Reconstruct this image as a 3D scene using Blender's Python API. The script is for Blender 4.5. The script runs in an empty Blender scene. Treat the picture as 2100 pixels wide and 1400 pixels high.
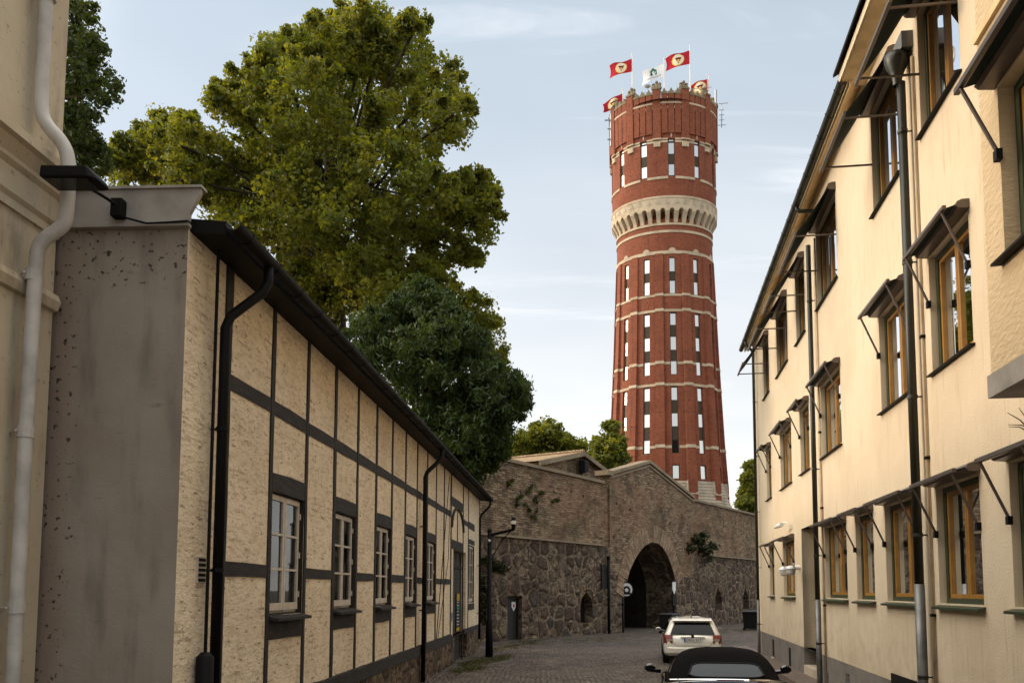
import bpy, math, random
import numpy as np
from mathutils import Vector, Matrix
random.seed(7); RNG = np.random.default_rng(7)
SC = bpy.context.scene
COL = SC.collection

# ------------------------------------------------------------------ camera
FPX, CX, CY = 1700.0, 1110.0, 1068.0
PITCH = math.atan(1700.0/20700.0)
CAM = Vector((0, 0, 2.1))
cd = bpy.data.cameras.new('camera'); cam = bpy.data.objects.new('camera', cd); COL.objects.link(cam)
cam.location = CAM; cam.rotation_euler = (math.pi/2 + PITCH, 0, 0)
cd.sensor_width = 36; cd.lens = 36*FPX/2100
cd.shift_x = (1050-CX)/2100; cd.shift_y = (CY-700)/2100
cd.clip_start = 0.1; cd.clip_end = 4000
SC.camera = cam

# ------------------------------------------------------------------ sky, sun, exposure
SUN_EL = math.radians(14); SUN_AZ = math.radians(-73)      # azimuth from +Y, negative = left
EXPOSURE = 1.2
W = bpy.data.worlds.new('World'); SC.world = W; W.use_nodes = True
wn = W.node_tree; wn.nodes.clear()
def wnode(t, **k):
    n = wn.nodes.new(t)
    for a, b in k.items(): setattr(n, a, b)
    return n
sky = wnode('ShaderNodeTexSky', sky_type='NISHITA', sun_disc=False, sun_elevation=SUN_EL, sun_rotation=SUN_AZ,
            altitude=0, air_density=1.0, dust_density=1.2, ozone_density=1.5)
tc = wnode('ShaderNodeTexCoord')
sep = wnode('ShaderNodeSeparateXYZ'); wn.links.new(tc.outputs['Generated'], sep.inputs[0])
zc = wnode('ShaderNodeMath', operation='MAXIMUM'); wn.links.new(sep.outputs[2], zc.inputs[0]); zc.inputs[1].default_value = 0.0
za = wnode('ShaderNodeMath', operation='ADD'); wn.links.new(zc.outputs[0], za.inputs[0]); za.inputs[1].default_value = 0.22
dx = wnode('ShaderNodeMath', operation='DIVIDE'); wn.links.new(sep.outputs[0], dx.inputs[0]); wn.links.new(za.outputs[0], dx.inputs[1])
dy = wnode('ShaderNodeMath', operation='DIVIDE'); wn.links.new(sep.outputs[1], dy.inputs[0]); wn.links.new(za.outputs[0], dy.inputs[1])
cmb = wnode('ShaderNodeCombineXYZ'); wn.links.new(dx.outputs[0], cmb.inputs[0]); wn.links.new(dy.outputs[0], cmb.inputs[1])
def cloudlayer(scale, rot, sx, sy, detail, lo, hi, dist=0.6):
    mp = wnode('ShaderNodeMapping'); mp.inputs['Rotation'].default_value = (0, 0, rot); mp.inputs['Scale'].default_value = (sx, sy, 1)
    wn.links.new(cmb.outputs[0], mp.inputs[0])
    nz = wnode('ShaderNodeTexNoise'); nz.inputs['Scale'].default_value = scale; nz.inputs['Detail'].default_value = detail
    nz.inputs['Roughness'].default_value = 0.6; nz.inputs['Distortion'].default_value = dist
    wn.links.new(mp.outputs[0], nz.inputs['Vector'])
    mr = wnode('ShaderNodeMapRange'); mr.interpolation_type = 'SMOOTHSTEP'
    mr.inputs[1].default_value = lo; mr.inputs[2].default_value = hi
    wn.links.new(nz.outputs[0], mr.inputs[0]); return mr
c1 = cloudlayer(1.5, -0.35, 0.55, 3.4, 8, 0.55, 0.84, 1.1)       # wisps
c2 = cloudlayer(0.5, -0.3, 1.0, 1.6, 4, 0.30, 0.80, 0.2)  # thin veil
vg = wnode('ShaderNodeMixRGB'); vg.inputs[1].default_value = (9.8, 9.4, 8.9, 1); vg.inputs[2].default_value = (5.35, 6.0, 6.6, 1)
vm = wnode('ShaderNodeMapRange'); vm.interpolation_type = 'SMOOTHSTEP'; vm.inputs[1].default_value = 0.06; vm.inputs[2].default_value = 0.60
wn.links.new(sep.outputs[2], vm.inputs[0]); wn.links.new(vm.outputs[0], vg.inputs[0])
veil = wnode('ShaderNodeMixRGB'); wn.links.new(vg.outputs[0], veil.inputs[2])
v1 = wnode('ShaderNodeMath', operation='MULTIPLY_ADD'); v1.inputs[1].default_value = 0.25; v1.inputs[2].default_value = 0.55
wn.links.new(c2.outputs[0], v1.inputs[0]); wn.links.new(v1.outputs[0], veil.inputs[0]); wn.links.new(sky.outputs[0], veil.inputs[1])
wisp = wnode('ShaderNodeMixRGB'); wisp.inputs[2].default_value = (10.2, 10.1, 10.0, 1)
v2 = wnode('ShaderNodeMath', operation='MULTIPLY'); v2.inputs[1].default_value = 0.5
wn.links.new(c1.outputs[0], v2.inputs[0]); wn.links.new(v2.outputs[0], wisp.inputs[0]); wn.links.new(veil.outputs[0], wisp.inputs[1])
hi = wnode('ShaderNodeMixRGB'); hi.inputs[2].default_value = (17.0, 16.4, 15.4, 1)      # brightness added overhead, out of view, to lift the shaded surfaces
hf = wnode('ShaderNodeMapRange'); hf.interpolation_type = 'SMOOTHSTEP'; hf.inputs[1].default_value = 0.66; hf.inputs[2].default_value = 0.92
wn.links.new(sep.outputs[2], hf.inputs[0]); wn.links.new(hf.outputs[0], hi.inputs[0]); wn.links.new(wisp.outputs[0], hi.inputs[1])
# glow added to the western sky, left of the frame, softly lighting the right wall
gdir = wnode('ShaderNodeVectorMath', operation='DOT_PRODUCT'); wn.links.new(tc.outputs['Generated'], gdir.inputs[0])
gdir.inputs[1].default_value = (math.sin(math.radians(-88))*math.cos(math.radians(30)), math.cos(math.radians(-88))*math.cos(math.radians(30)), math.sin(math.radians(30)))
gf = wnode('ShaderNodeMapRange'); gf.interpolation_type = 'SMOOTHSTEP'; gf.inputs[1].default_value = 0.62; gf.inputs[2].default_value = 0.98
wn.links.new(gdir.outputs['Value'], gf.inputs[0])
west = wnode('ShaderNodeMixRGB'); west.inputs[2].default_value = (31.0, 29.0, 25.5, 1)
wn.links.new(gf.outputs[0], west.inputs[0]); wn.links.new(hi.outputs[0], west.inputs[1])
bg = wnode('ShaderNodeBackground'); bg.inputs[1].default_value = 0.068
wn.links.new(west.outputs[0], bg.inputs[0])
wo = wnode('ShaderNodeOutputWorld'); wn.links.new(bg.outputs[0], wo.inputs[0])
sl = bpy.data.lights.new('sun', 'SUN'); sun = bpy.data.objects.new('sun', sl); COL.objects.link(sun)
sl.energy = 0.7; sl.angle = math.radians(12); sl.color = (1.0, 0.74, 0.50)
SUN_DIR = Vector((math.sin(SUN_AZ)*math.cos(SUN_EL), math.cos(SUN_AZ)*math.cos(SUN_EL), math.sin(SUN_EL)))
sun.rotation_euler = SUN_DIR.to_track_quat('Z', 'Y').to_euler(); sun.location = (-20, 10, 30)
SC.view_settings.view_transform = 'Standard'; SC.view_settings.look = 'None'
SC.view_settings.exposure = EXPOSURE; SC.view_settings.gamma = 1.0
SC.cycles.max_bounces = 6; SC.cycles.transparent_max_bounces = 12

# ------------------------------------------------------------------ geometry helpers
R_, U_, F_ = Vector((1,0,0)), Vector((0,-math.sin(PITCH),math.cos(PITCH))), Vector((0,math.cos(PITCH),math.sin(PITCH)))
def ray(u, v): return R_*((u-CX)/FPX) - U_*((v-CY)/FPX) + F_
def hit(u, v, p0, n):
    d = ray(u, v); return CAM + d*((p0-CAM).dot(n)/d.dot(n))
def at(u, v, Y): return hit(u, v, Vector((0,Y,0)), Vector((0,1,0)))     # photo pixel at a known distance
def gz(y): return -0.012*(min(max(y,12.5),95)-12.5)                      # the street falls slightly away
def ground_px(u, v):
    n = Vector((0,0.012,1)).normalized(); return hit(u, v, Vector((0,12.5,0)), n)
Z = Vector((0,0,1))
class Wall:
    def __init__(s, vpx, foot, side):
        d = ray(vpx, 1208); d.z = 0; s.u = d.normalized()
        s.n = Vector((s.u.y,-s.u.x,0))*side
        p = ground_px(*foot) if isinstance(foot, tuple) else foot
        s.O = p - s.u*(p-CAM).dot(s.u); s.O.z = 0
    def pt(s, a, z, o=0.0): return s.O + s.u*a + s.n*o + Z*z
    def px(s, u, v, o=0.0):
        p = hit(u, v, s.O+s.n*o, s.n); return (p-s.O).dot(s.u), p.z
    def uv(s, co):
        d = co-s.O; return (d.dot(s.u)+d.dot(s.n), co.z)
LW = Wall(1180, (935,1357), 1)
RW = Wall(1335, (1643,1384), -1)
SW = Wall(2182, (1050,1312), 1)

class MB:
    def __init__(s): s.v=[]; s.f=[]; s.m=[]; s.smooth=False
    def add(s, vs, fs, mi=0):
        b=len(s.v); s.v += [Vector(v) for v in vs]
        for f in fs: s.f.append([b+i for i in f]); s.m.append(mi)
        return s
    def quad(s, a,b,c,d, mi=0): return s.add([a,b,c,d],[(0,1,2,3)],mi)
    def poly(s, pts, mi=0): return s.add(pts,[tuple(range(len(pts)))],mi)
    def pbox(s, o, a, b, c, mi=0):
        o=Vector(o); vs=[o,o+a,o+a+b,o+b]; vs+= [v+c for v in vs]
        return s.add(vs,[(3,2,1,0),(4,5,6,7),(0,1,5,4),(1,2,6,5),(2,3,7,6),(3,0,4,7)],mi)
    def wbox(s, w, a0,a1,z0,z1,o0,o1, mi=0):
        return s.pbox(w.pt(a0,z0,o0), w.u*(a1-a0), w.n*(o1-o0), Z*(z1-z0), mi)
    def box(s, x0,x1,y0,y1,z0,z1, mi=0):
        return s.pbox((x0,y0,z0),Vector((x1-x0,0,0)),Vector((0,y1-y0,0)),Vector((0,0,z1-z0)),mi)
    def prism(s, pts, ext, mi=0):
        n=len(pts); vs=[Vector(p) for p in pts]; vs+=[p+ext for p in vs]
        return s.add(vs,[tuple(range(n-1,-1,-1)),tuple(range(n,2*n))]+[(i,(i+1)%n,n+(i+1)%n,n+i) for i in range(n)],mi)
    def tube(s, path, r, n=8, cap=True, mi=0):
        path=[Vector(p) for p in path]; rs = r if isinstance(r,(list,tuple)) else [r]*len(path)
        b=len(s.v); ref=None
        for i,p in enumerate(path):
            t=(path[min(i+1,len(path)-1)]-path[max(i-1,0)]).normalized()
            if ref is None: ref = Vector((0,0,1)) if abs(t.z)<0.9 else Vector((1,0,0))
            x=(ref-t*ref.dot(t)).normalized(); y=t.cross(x); ref=x
            for k in range(n):
                a=2*math.pi*k/n; s.v.append(p+(x*math.cos(a)+y*math.sin(a))*rs[i])
        for i in range(len(path)-1):
            for k in range(n):
                k2=(k+1)%n; s.f.append([b+i*n+k,b+i*n+k2,b+(i+1)*n+k2,b+(i+1)*n+k]); s.m.append(mi)
        if cap:
            s.f.append([b+k for k in range(n-1,-1,-1)]); s.m.append(mi)
            e=b+(len(path)-1)*n; s.f.append([e+k for k in range(n)]); s.m.append(mi)
        return s
    def lathe(s, prof, c, n=24, mi=0, a0=0.0, a1=None, ysc=1.0):
        # profile of (radius, z) around the vertical axis through c
        c=Vector(c); full = a1 is None; a1 = 2*math.pi if full else a1
        b=len(s.v); m = n if full else n+1
        for r,z in prof:
            for k in range(m):
                a=a0+(a1-a0)*k/n; s.v.append(c+Vector((math.sin(a)*r,-math.cos(a)*r*ysc,z)))
        for i in range(len(prof)-1):
            for k in range(n):
                k2=(k+1)%m; s.f.append([b+i*m+k,b+i*m+k2,b+(i+1)*m+k2,b+(i+1)*m+k]); s.m.append(mi)
        return s
    def sphere(s, c, r, n=12, sc=(1,1,1)):
        c=Vector(c); b=len(s.v); h=n//2
        for i in range(h+1):
            t=math.pi*i/h
            for k in range(n):
                a=2*math.pi*k/n
                s.v.append(c+Vector((math.sin(t)*math.cos(a)*r*sc[0],math.sin(t)*math.sin(a)*r*sc[1],math.cos(t)*r*sc[2])))
        for i in range(h):
            for k in range(n):
                k2=(k+1)%n; s.f.append([b+i*n+k,b+(i+1)*n+k,b+(i+1)*n+k2,b+i*n+k2]); s.m.append(0)
        return s
    def loft(s, secs, closed=True, cap=True):
        b=len(s.v); n=len(secs[0])
        for q in secs: s.v += [Vector(p) for p in q]
        for i in range(len(secs)-1):
            for k in range(n if closed else n-1):
                k2=(k+1)%n; s.f.append([b+i*n+k,b+i*n+k2,b+(i+1)*n+k2,b+(i+1)*n+k]); s.m.append(0)
        if cap:
            s.f.append([b+k for k in range(n-1,-1,-1)]); s.m.append(0)
            e=b+(len(secs)-1)*n; s.f.append([e+k for k in range(n)]); s.m.append(0)
        return s

ORG = {}
def org(o):
    v=Vector((0,0,0))
    while o is not None: v = v+o.location; o=o.parent
    return v
def obj(name, mb, mat, parent=None, uv=None, smooth=False, loc=None, bevel=0, subsurf=0, label=None):
    base = org(parent) if parent else Vector((0,0,0))
    if loc is None: loc = base if parent else Vector((0,0,0))
    loc=Vector(loc)
    me=bpy.data.meshes.new(name)
    me.from_pydata([tuple(v-loc) for v in mb.v],[],mb.f)
    for m in (mat if isinstance(mat,(list,tuple)) else [mat]): me.materials.append(m)
    if any(mb.m): me.polygons.foreach_set('material_index', mb.m)
    if smooth: me.polygons.foreach_set('use_smooth',[True]*len(me.polygons))
    if uv:
        ul=me.uv_layers.new(name='UVMap'); dat=[0.0]*(2*len(me.loops))
        if getattr(uv,'byface',False):
            for p in me.polygons:
                cs=[mb.v[i] for i in p.vertices]
                for li,t in zip(p.loop_indices, uv(cs)): dat[2*li],dat[2*li+1]=t
        else:
            for l in me.loops:
                dat[2*l.index],dat[2*l.index+1]=uv(mb.v[l.vertex_index])
        ul.data.foreach_set('uv',dat)
    me.update()
    o=bpy.data.objects.new(name,me); COL.objects.link(o)
    if parent: o.parent=parent; o.location=loc-base
    else: o.location=loc
    if bevel:
        b=o.modifiers.new('bevel','BEVEL'); b.width=bevel; b.segments=2; b.limit_method='ANGLE'
    if subsurf:
        b=o.modifiers.new('sub','SUBSURF'); b.levels=subsurf; b.render_levels=subsurf
    if label: o['label']=label
    return o
def tag(o, label=None, cat=None, group=None, kind=None):
    if label: o['label']=label
    if cat: o['category']=cat
    if group: o['group']=group
    if kind: o['kind']=kind
    return o
def thing(name, label, cat, loc, group=None, rz=0.0):
    o=bpy.data.objects.new(name,None); COL.objects.link(o); o.location=Vector(loc); o.rotation_euler=(0,0,rz)
    o.empty_display_size=0.3
    return tag(o,label,cat,group)
def panel(w, a0,a1,z0,z1, holes, o=0.0, depth=0.0, mb=None):
    """flat wall face on frame w with rectangular holes and reveals going in by depth"""
    mb=mb or MB()
    A=sorted(set([a0,a1]+[x for h in holes for x in h[:2] if a0<x<a1])); ZZ=sorted(set([z0,z1]+[x for h in holes for x in h[2:] if z0<x<z1]))
    for i in range(len(A)-1):
        for j in range(len(ZZ)-1):
            ca,cz=(A[i]+A[i+1])/2,(ZZ[j]+ZZ[j+1])/2
            if any(h[0]<ca<h[1] and h[2]<cz<h[3] for h in holes): continue
            mb.quad(w.pt(A[i],ZZ[j],o),w.pt(A[i+1],ZZ[j],o),w.pt(A[i+1],ZZ[j+1],o),w.pt(A[i],ZZ[j+1],o))
    if depth:
        for h in holes:
            b0,b1,y0,y1=max(h[0],a0),min(h[1],a1),max(h[2],z0),min(h[3],z1); k=o-depth
            mb.quad(w.pt(b0,y0,o),w.pt(b0,y1,o),w.pt(b0,y1,k),w.pt(b0,y0,k))
            mb.quad(w.pt(b1,y0,k),w.pt(b1,y1,k),w.pt(b1,y1,o),w.pt(b1,y0,o))
            mb.quad(w.pt(b0,y1,o),w.pt(b1,y1,o),w.pt(b1,y1,k),w.pt(b0,y1,k))
            mb.quad(w.pt(b0,y0,k),w.pt(b1,y0,k),w.pt(b1,y0,o),w.pt(b0,y0,o))
    return mb
def text_verts(body, size=1.0, extrude=0.0):
    cu=bpy.data.curves.new('txt','FONT'); cu.body=body; cu.size=size; cu.extrude=extrude; cu.align_x='CENTER'; cu.align_y='CENTER'; cu.resolution_u=3
    ob=bpy.data.objects.new('txt',cu); COL.objects.link(ob)
    dg=bpy.context.evaluated_depsgraph_get(); me=bpy.data.meshes.new_from_object(ob.evaluated_get(dg))
    vs=[v.co.copy() for v in me.vertices]; fs=[tuple(p.vertices) for p in me.polygons]
    bpy.data.objects.remove(ob); bpy.data.meshes.remove(me); bpy.data.curves.remove(cu)
    return vs, fs

# ------------------------------------------------------------------ materials
class M:
    def __init__(s, name, base=(.5,.5,.5), rough=.8, metal=0.0, spec=.5, coord='UV'):
        s.m=bpy.data.materials.new(name); s.m.use_nodes=True; s.t=s.m.node_tree
        s.b=s.t.nodes['Principled BSDF']; s.b.inputs['Base Color'].default_value=(*base,1)
        s.b.inputs['Roughness'].default_value=rough; s.b.inputs['Metallic'].default_value=metal
        s.b.inputs['Specular IOR Level'].default_value=spec
        s.base=base; s.col=None; s.h=None
        tcn=s.t.nodes.new('ShaderNodeTexCoord'); s.co=tcn.outputs[coord]; s.tc=tcn
    def n(s,t,**k):
        x=s.t.nodes.new(t)
        for a,b in k.items(): setattr(x,a,b)
        return x
    def l(s,a,b): s.t.links.new(a,b)
    def map(s, sc=(1,1,1), rot=(0,0,0), co=None, loc=(0,0,0)):
        x=s.n('ShaderNodeMapping'); x.inputs['Scale'].default_value=sc; x.inputs['Rotation'].default_value=rot; x.inputs['Location'].default_value=loc
        s.l(co or s.co,x.inputs[0]); return x.outputs[0]
    def noise(s, scale, detail=5, co=None, rough=.55, dist=0.0):
        x=s.n('ShaderNodeTexNoise'); x.inputs['Scale'].default_value=scale; x.inputs['Detail'].default_value=detail
        x.inputs['Roughness'].default_value=rough; x.inputs['Distortion'].default_value=dist
        s.l(co or s.co,x.inputs['Vector']); return x.outputs[0]
    def voro(s, scale, co=None, feature='F1', out=0, rand=1.0):
        x=s.n('ShaderNodeTexVoronoi',feature=feature); x.inputs['Scale'].default_value=scale; x.inputs['Randomness'].default_value=rand
        s.l(co or s.co,x.inputs['Vector']); return x.outputs[out]
    def rng(s, v, lo, hi, a=0.0, b=1.0, smooth=True):
        x=s.n('ShaderNodeMapRange'); x.interpolation_type='SMOOTHSTEP' if smooth else 'LINEAR'
        for i,q in enumerate((lo,hi,a,b)): x.inputs[i+1].default_value=q
        s.l(v,x.inputs[0]); return x.outputs[0]
    def math(s, op, a, b=None):
        x=s.n('ShaderNodeMath',operation=op)
        for i,q in enumerate((a,b)):
            if q is None: continue
            if isinstance(q,(int,float)): x.inputs[i].default_value=q
            else: s.l(q,x.inputs[i])
        return x.outputs[0]
    def mix(s, fac, c, blend='MIX', amt=1.0):
        """lay colour c (tuple or socket) over the current colour"""
        x=s.n('ShaderNodeMixRGB',blend_type=blend)
        if isinstance(fac,(int,float)): x.inputs[0].default_value=fac*amt
        elif amt!=1.0: s.l(s.math('MULTIPLY',fac,amt),x.inputs[0])
        else: s.l(fac,x.inputs[0])
        if s.col is None: x.inputs[1].default_value=(*s.base,1)
        else: s.l(s.col,x.inputs[1])
        if isinstance(c,tuple): x.inputs[2].default_value=(*c,1)
        else: s.l(c,x.inputs[2])
        s.col=x.outputs[0]; s.l(s.col,s.b.inputs['Base Color']); return s
    def bump(s, h, dist=.02, strength=1.0):
        x=s.n('ShaderNodeBump'); x.inputs['Distance'].default_value=dist; x.inputs['Strength'].default_value=strength
        s.l(h,x.inputs['Height'])
        if s.h is not None: s.l(s.h,x.inputs['Normal'])
        s.h=x.outputs[0]; s.l(s.h,s.b.inputs['Normal']); return s
    def bricks(s, w, h, mortar, c1, c2, cm, co=None, bias=0.0, off=.5):
        x=s.n('ShaderNodeTexBrick'); x.offset=off; x.inputs['Scale'].default_value=1
        x.inputs['Brick Width'].default_value=w; x.inputs['Row Height'].default_value=h; x.inputs['Mortar Size'].default_value=mortar
        x.inputs['Mortar Smooth'].default_value=.3; x.inputs['Bias'].default_value=bias
        for k,c in (('Color1',c1),('Color2',c2),('Mortar',cm)): x.inputs[k].default_value=(*c,1)
        s.l(co or s.co,x.inputs['Vector']); return x.outputs[0],x.outputs[1]

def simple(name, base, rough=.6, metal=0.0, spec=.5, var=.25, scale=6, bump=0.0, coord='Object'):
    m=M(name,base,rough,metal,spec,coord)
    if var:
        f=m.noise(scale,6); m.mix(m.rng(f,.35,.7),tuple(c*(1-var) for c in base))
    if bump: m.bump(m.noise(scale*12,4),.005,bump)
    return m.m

def mk_plaster_right():
    m=M('cream_render',(.635,.53,.385),.9,spec=.2)
    m.mix(m.rng(m.noise(.5,4),.35,.7),(.575,.47,.335))
    m.mix(m.rng(m.noise(2.2,8,m.map((1,.35,1)),dist=.5),.50,.80),(.52,.39,.24),amt=.40)
    m.mix(m.rng(m.noise(6,8,m.map((1.8,.16,1))),.53,.74),(.40,.30,.19),amt=.55)
    sy=m.n('ShaderNodeSeparateXYZ'); m.l(m.co,sy.inputs[0]); m.mix(m.math('MULTIPLY',m.rng(sy.outputs[1],2.0,.6,0,1),m.rng(m.noise(3,7),.40,.68)),(.40,.31,.21),amt=.5)
    m.bump(m.noise(38,5),.012,.55); m.bump(m.noise(4,3),.02,.3); return m.m
def mk_plaster_rough():
    m=M('coarse_cream_render',(.60,.47,.30),.9,spec=.2)
    m.mix(m.rng(m.noise(.6,4),.35,.7),(.54,.42,.265))
    m.bump(m.noise(16,6,m.map((.6,1.3,1))),.03,.7); return m.m
def mk_plaster_left():
    m=M('limewashed_infill',(.76,.645,.475),.95,spec=.15)
    m.mix(m.rng(m.noise(.9,5),.35,.7),(.66,.55,.395))
    m.mix(m.rng(m.noise(5,7,m.map((1,2,1))),.45,.72),(.44,.335,.20),amt=.55)
    fl=m.rng(m.noise(8,7,m.map((1.0,3.2,1)),rough=.66,dist=.5),.565,.65)
    m.mix(fl,(.11,.075,.045),amt=.75)
    m.mix(m.rng(m.noise(26,4,m.map((1,1.6,1)),rough=.6),.62,.68),(.10,.07,.045),amt=.6)
    bc,bf=m.bricks(.26,.085,.016,(1,1,1),(1,1,1),(0,0,0)); m.bump(bf,.008,-.55)
    m.mix(m.math('MULTIPLY',bf,m.rng(m.noise(2.6,6,rough=.7),.50,.66)),(.20,.145,.09),amt=.55)
    m.bump(m.noise(13,6,m.map((1,1.9,1)),rough=.6),.018,.8); m.bump(m.noise(55,4),.008,.5); return m.m
def mk_grey_gable():
    m=M('grey_cement_render',(.31,.275,.225),.9,spec=.2)
    m.mix(m.rng(m.noise(.8,5),.3,.7),(.255,.205,.165))
    m.mix(m.rng(m.noise(2.5,7,m.map((1.5,.30,1))),.46,.74),(.15,.13,.105),amt=.75)
    x=m.n('ShaderNodeSeparateXYZ'); m.l(m.co,x.inputs[0])
    # red-brown edge and lichen spots along the joint with the neighbouring house and under the top trim
    edge=m.rng(x.outputs[0],.05,.42,1,0); top=m.rng(x.outputs[1],4.75,5.45,0,1)
    m.mix(edge,(.24,.165,.125),amt=.55)
    sp=m.rng(m.noise(16,5,rough=.5),.60,.66); reach=m.math('MAXIMUM',edge,m.math('MULTIPLY',top,.8))
    m.mix(m.math('MULTIPLY',sp,m.rng(m.math('ADD',reach,m.noise(2.2,3)),.66,.95)),(.03,.025,.02),amt=.9)
    sc=m.rng(m.noise(3,4,m.map((.7,3,1),loc=(3,1,0))),.66,.78); m.mix(sc,(.06,.058,.055),amt=.6)
    m.bump(m.noise(50,4),.006,.5); m.bump(m.noise(2.5,4),.03,.35); return m.m
def mk_neighbour():
    m=M('aged_beige_render',(.52,.45,.33),.9,spec=.2)
    m.mix(m.rng(m.noise(.7,5),.35,.7),(.46,.38,.27)); m.mix(m.rng(m.noise(3,7,m.map((1.5,.3,1))),.50,.75),(.20,.16,.12),amt=.7)
    m.mix(m.rng(m.noise(14,6),.60,.70),(.16,.12,.09),amt=.5)
    m.bump(m.noise(40,4),.006,.4); m.bump(m.noise(5,5),.02,.4); return m.m
def mk_tower_brick():
    m=M('red_tower_brick',(.33,.10,.045),.85,spec=.25)
    c,f=m.bricks(.27,.085,.012,(.30,.080,.036),(.17,.042,.021),(.20,.09,.05))
    m.mix(1.0,c)
    m.mix(m.rng(m.noise(.35,6),.42,.72),(.16,.045,.024),amt=.6)
    m.mix(m.rng(m.noise(1.2,7,m.map((1.6,.14,1))),.52,.72),(.09,.035,.022),amt=.5)
    m.mix(m.rng(m.noise(2.4,8,rough=.7),.54,.66),(.06,.025,.018),amt=.75)
    m.bump(f,.012,-.6); m.bump(m.noise(25,3),.01,.4); return m.m
def mk_sand(name='sandstone_trim', base=(.52,.42,.29)):
    m=M(name,base,.85,spec=.2,coord='Object')
    m.mix(m.rng(m.noise(.8,6),.4,.7),tuple(c*.72 for c in base)); m.mix(m.rng(m.noise(5,6),.55,.75),tuple(c*.5 for c in base),amt=.6)
    m.bump(m.noise(18,5),.02,.4); return m.m
def mk_wall_brick():
    m=M('old_limestone_courses',(.20,.14,.09),.95,spec=.15)
    wv=m.n('ShaderNodeVectorMath',operation='ADD'); nz=m.n('ShaderNodeTexNoise'); nz.inputs['Scale'].default_value=1.3; nz.inputs['Detail'].default_value=4
    m.l(m.co,nz.inputs['Vector']); s2=m.n('ShaderNodeVectorMath',operation='SCALE'); s2.inputs['Scale'].default_value=.16
    m.l(nz.outputs[1],s2.inputs[0]); m.l(m.co,wv.inputs[0]); m.l(s2.outputs[0],wv.inputs[1])
    c,f=m.bricks(.40,.12,.015,(.42,.30,.19),(.125,.082,.054),(.05,.037,.027),wv.outputs[0])
    m.mix(1.0,c)
    m.mix(m.rng(m.noise(3.2,6,m.map((.5,2.2,1)),rough=.65),.50,.66),(.085,.06,.042),amt=.75)
    m.mix(m.rng(m.noise(2.6,6,m.map((.5,2.4,1),loc=(5,2,0))),.56,.72),(.42,.33,.22),amt=.65)
    m.mix(m.rng(m.noise(.22,6,rough=.65),.47,.62),(.27,.135,.078),amt=.42)
    m.mix(m.rng(m.noise(.30,7,m.map(loc=(9,4,0)),rough=.65),.50,.64),(.075,.068,.036),amt=.55)
    m.mix(m.rng(m.noise(.8,7,m.map(loc=(2,6,0)),rough=.7),.52,.66),(.38,.285,.18),amt=.38)
    hol=m.rng(m.math('ADD',m.voro(1.15,rand=1.0),m.math('MULTIPLY',m.noise(8,3),.10)),.13,.19,1,0); m.mix(hol,(.012,.009,.007),amt=.95)
    m.mix(m.rng(m.noise(7,5,m.map((.6,2.6,1),loc=(7,3,0)),rough=.7),.50,.62),(.42,.31,.20),amt=.45)
    m.mix(m.rng(m.noise(.55,7,m.map(loc=(1,9,0)),rough=.65),.50,.66),(.055,.042,.030),amt=.6)
    m.bump(f,.05,-.9); m.bump(m.noise(6,6,m.map((.5,2,1)),rough=.72),.12,.9); return m.m
def mk_ring():
    m=M('arch_bricks',(.3,.2,.13),.95,spec=.15)
    c,f=m.bricks(.62,.13,.014,(.44,.31,.195),(.17,.115,.075),(.05,.037,.027)); m.mix(1.0,c)
    m.mix(m.rng(m.noise(2.2,6,rough=.7),.5,.68),(.10,.07,.05),amt=.6); m.bump(f,.05,-.9); m.bump(m.noise(8,5),.05,.7); return m.m
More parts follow.
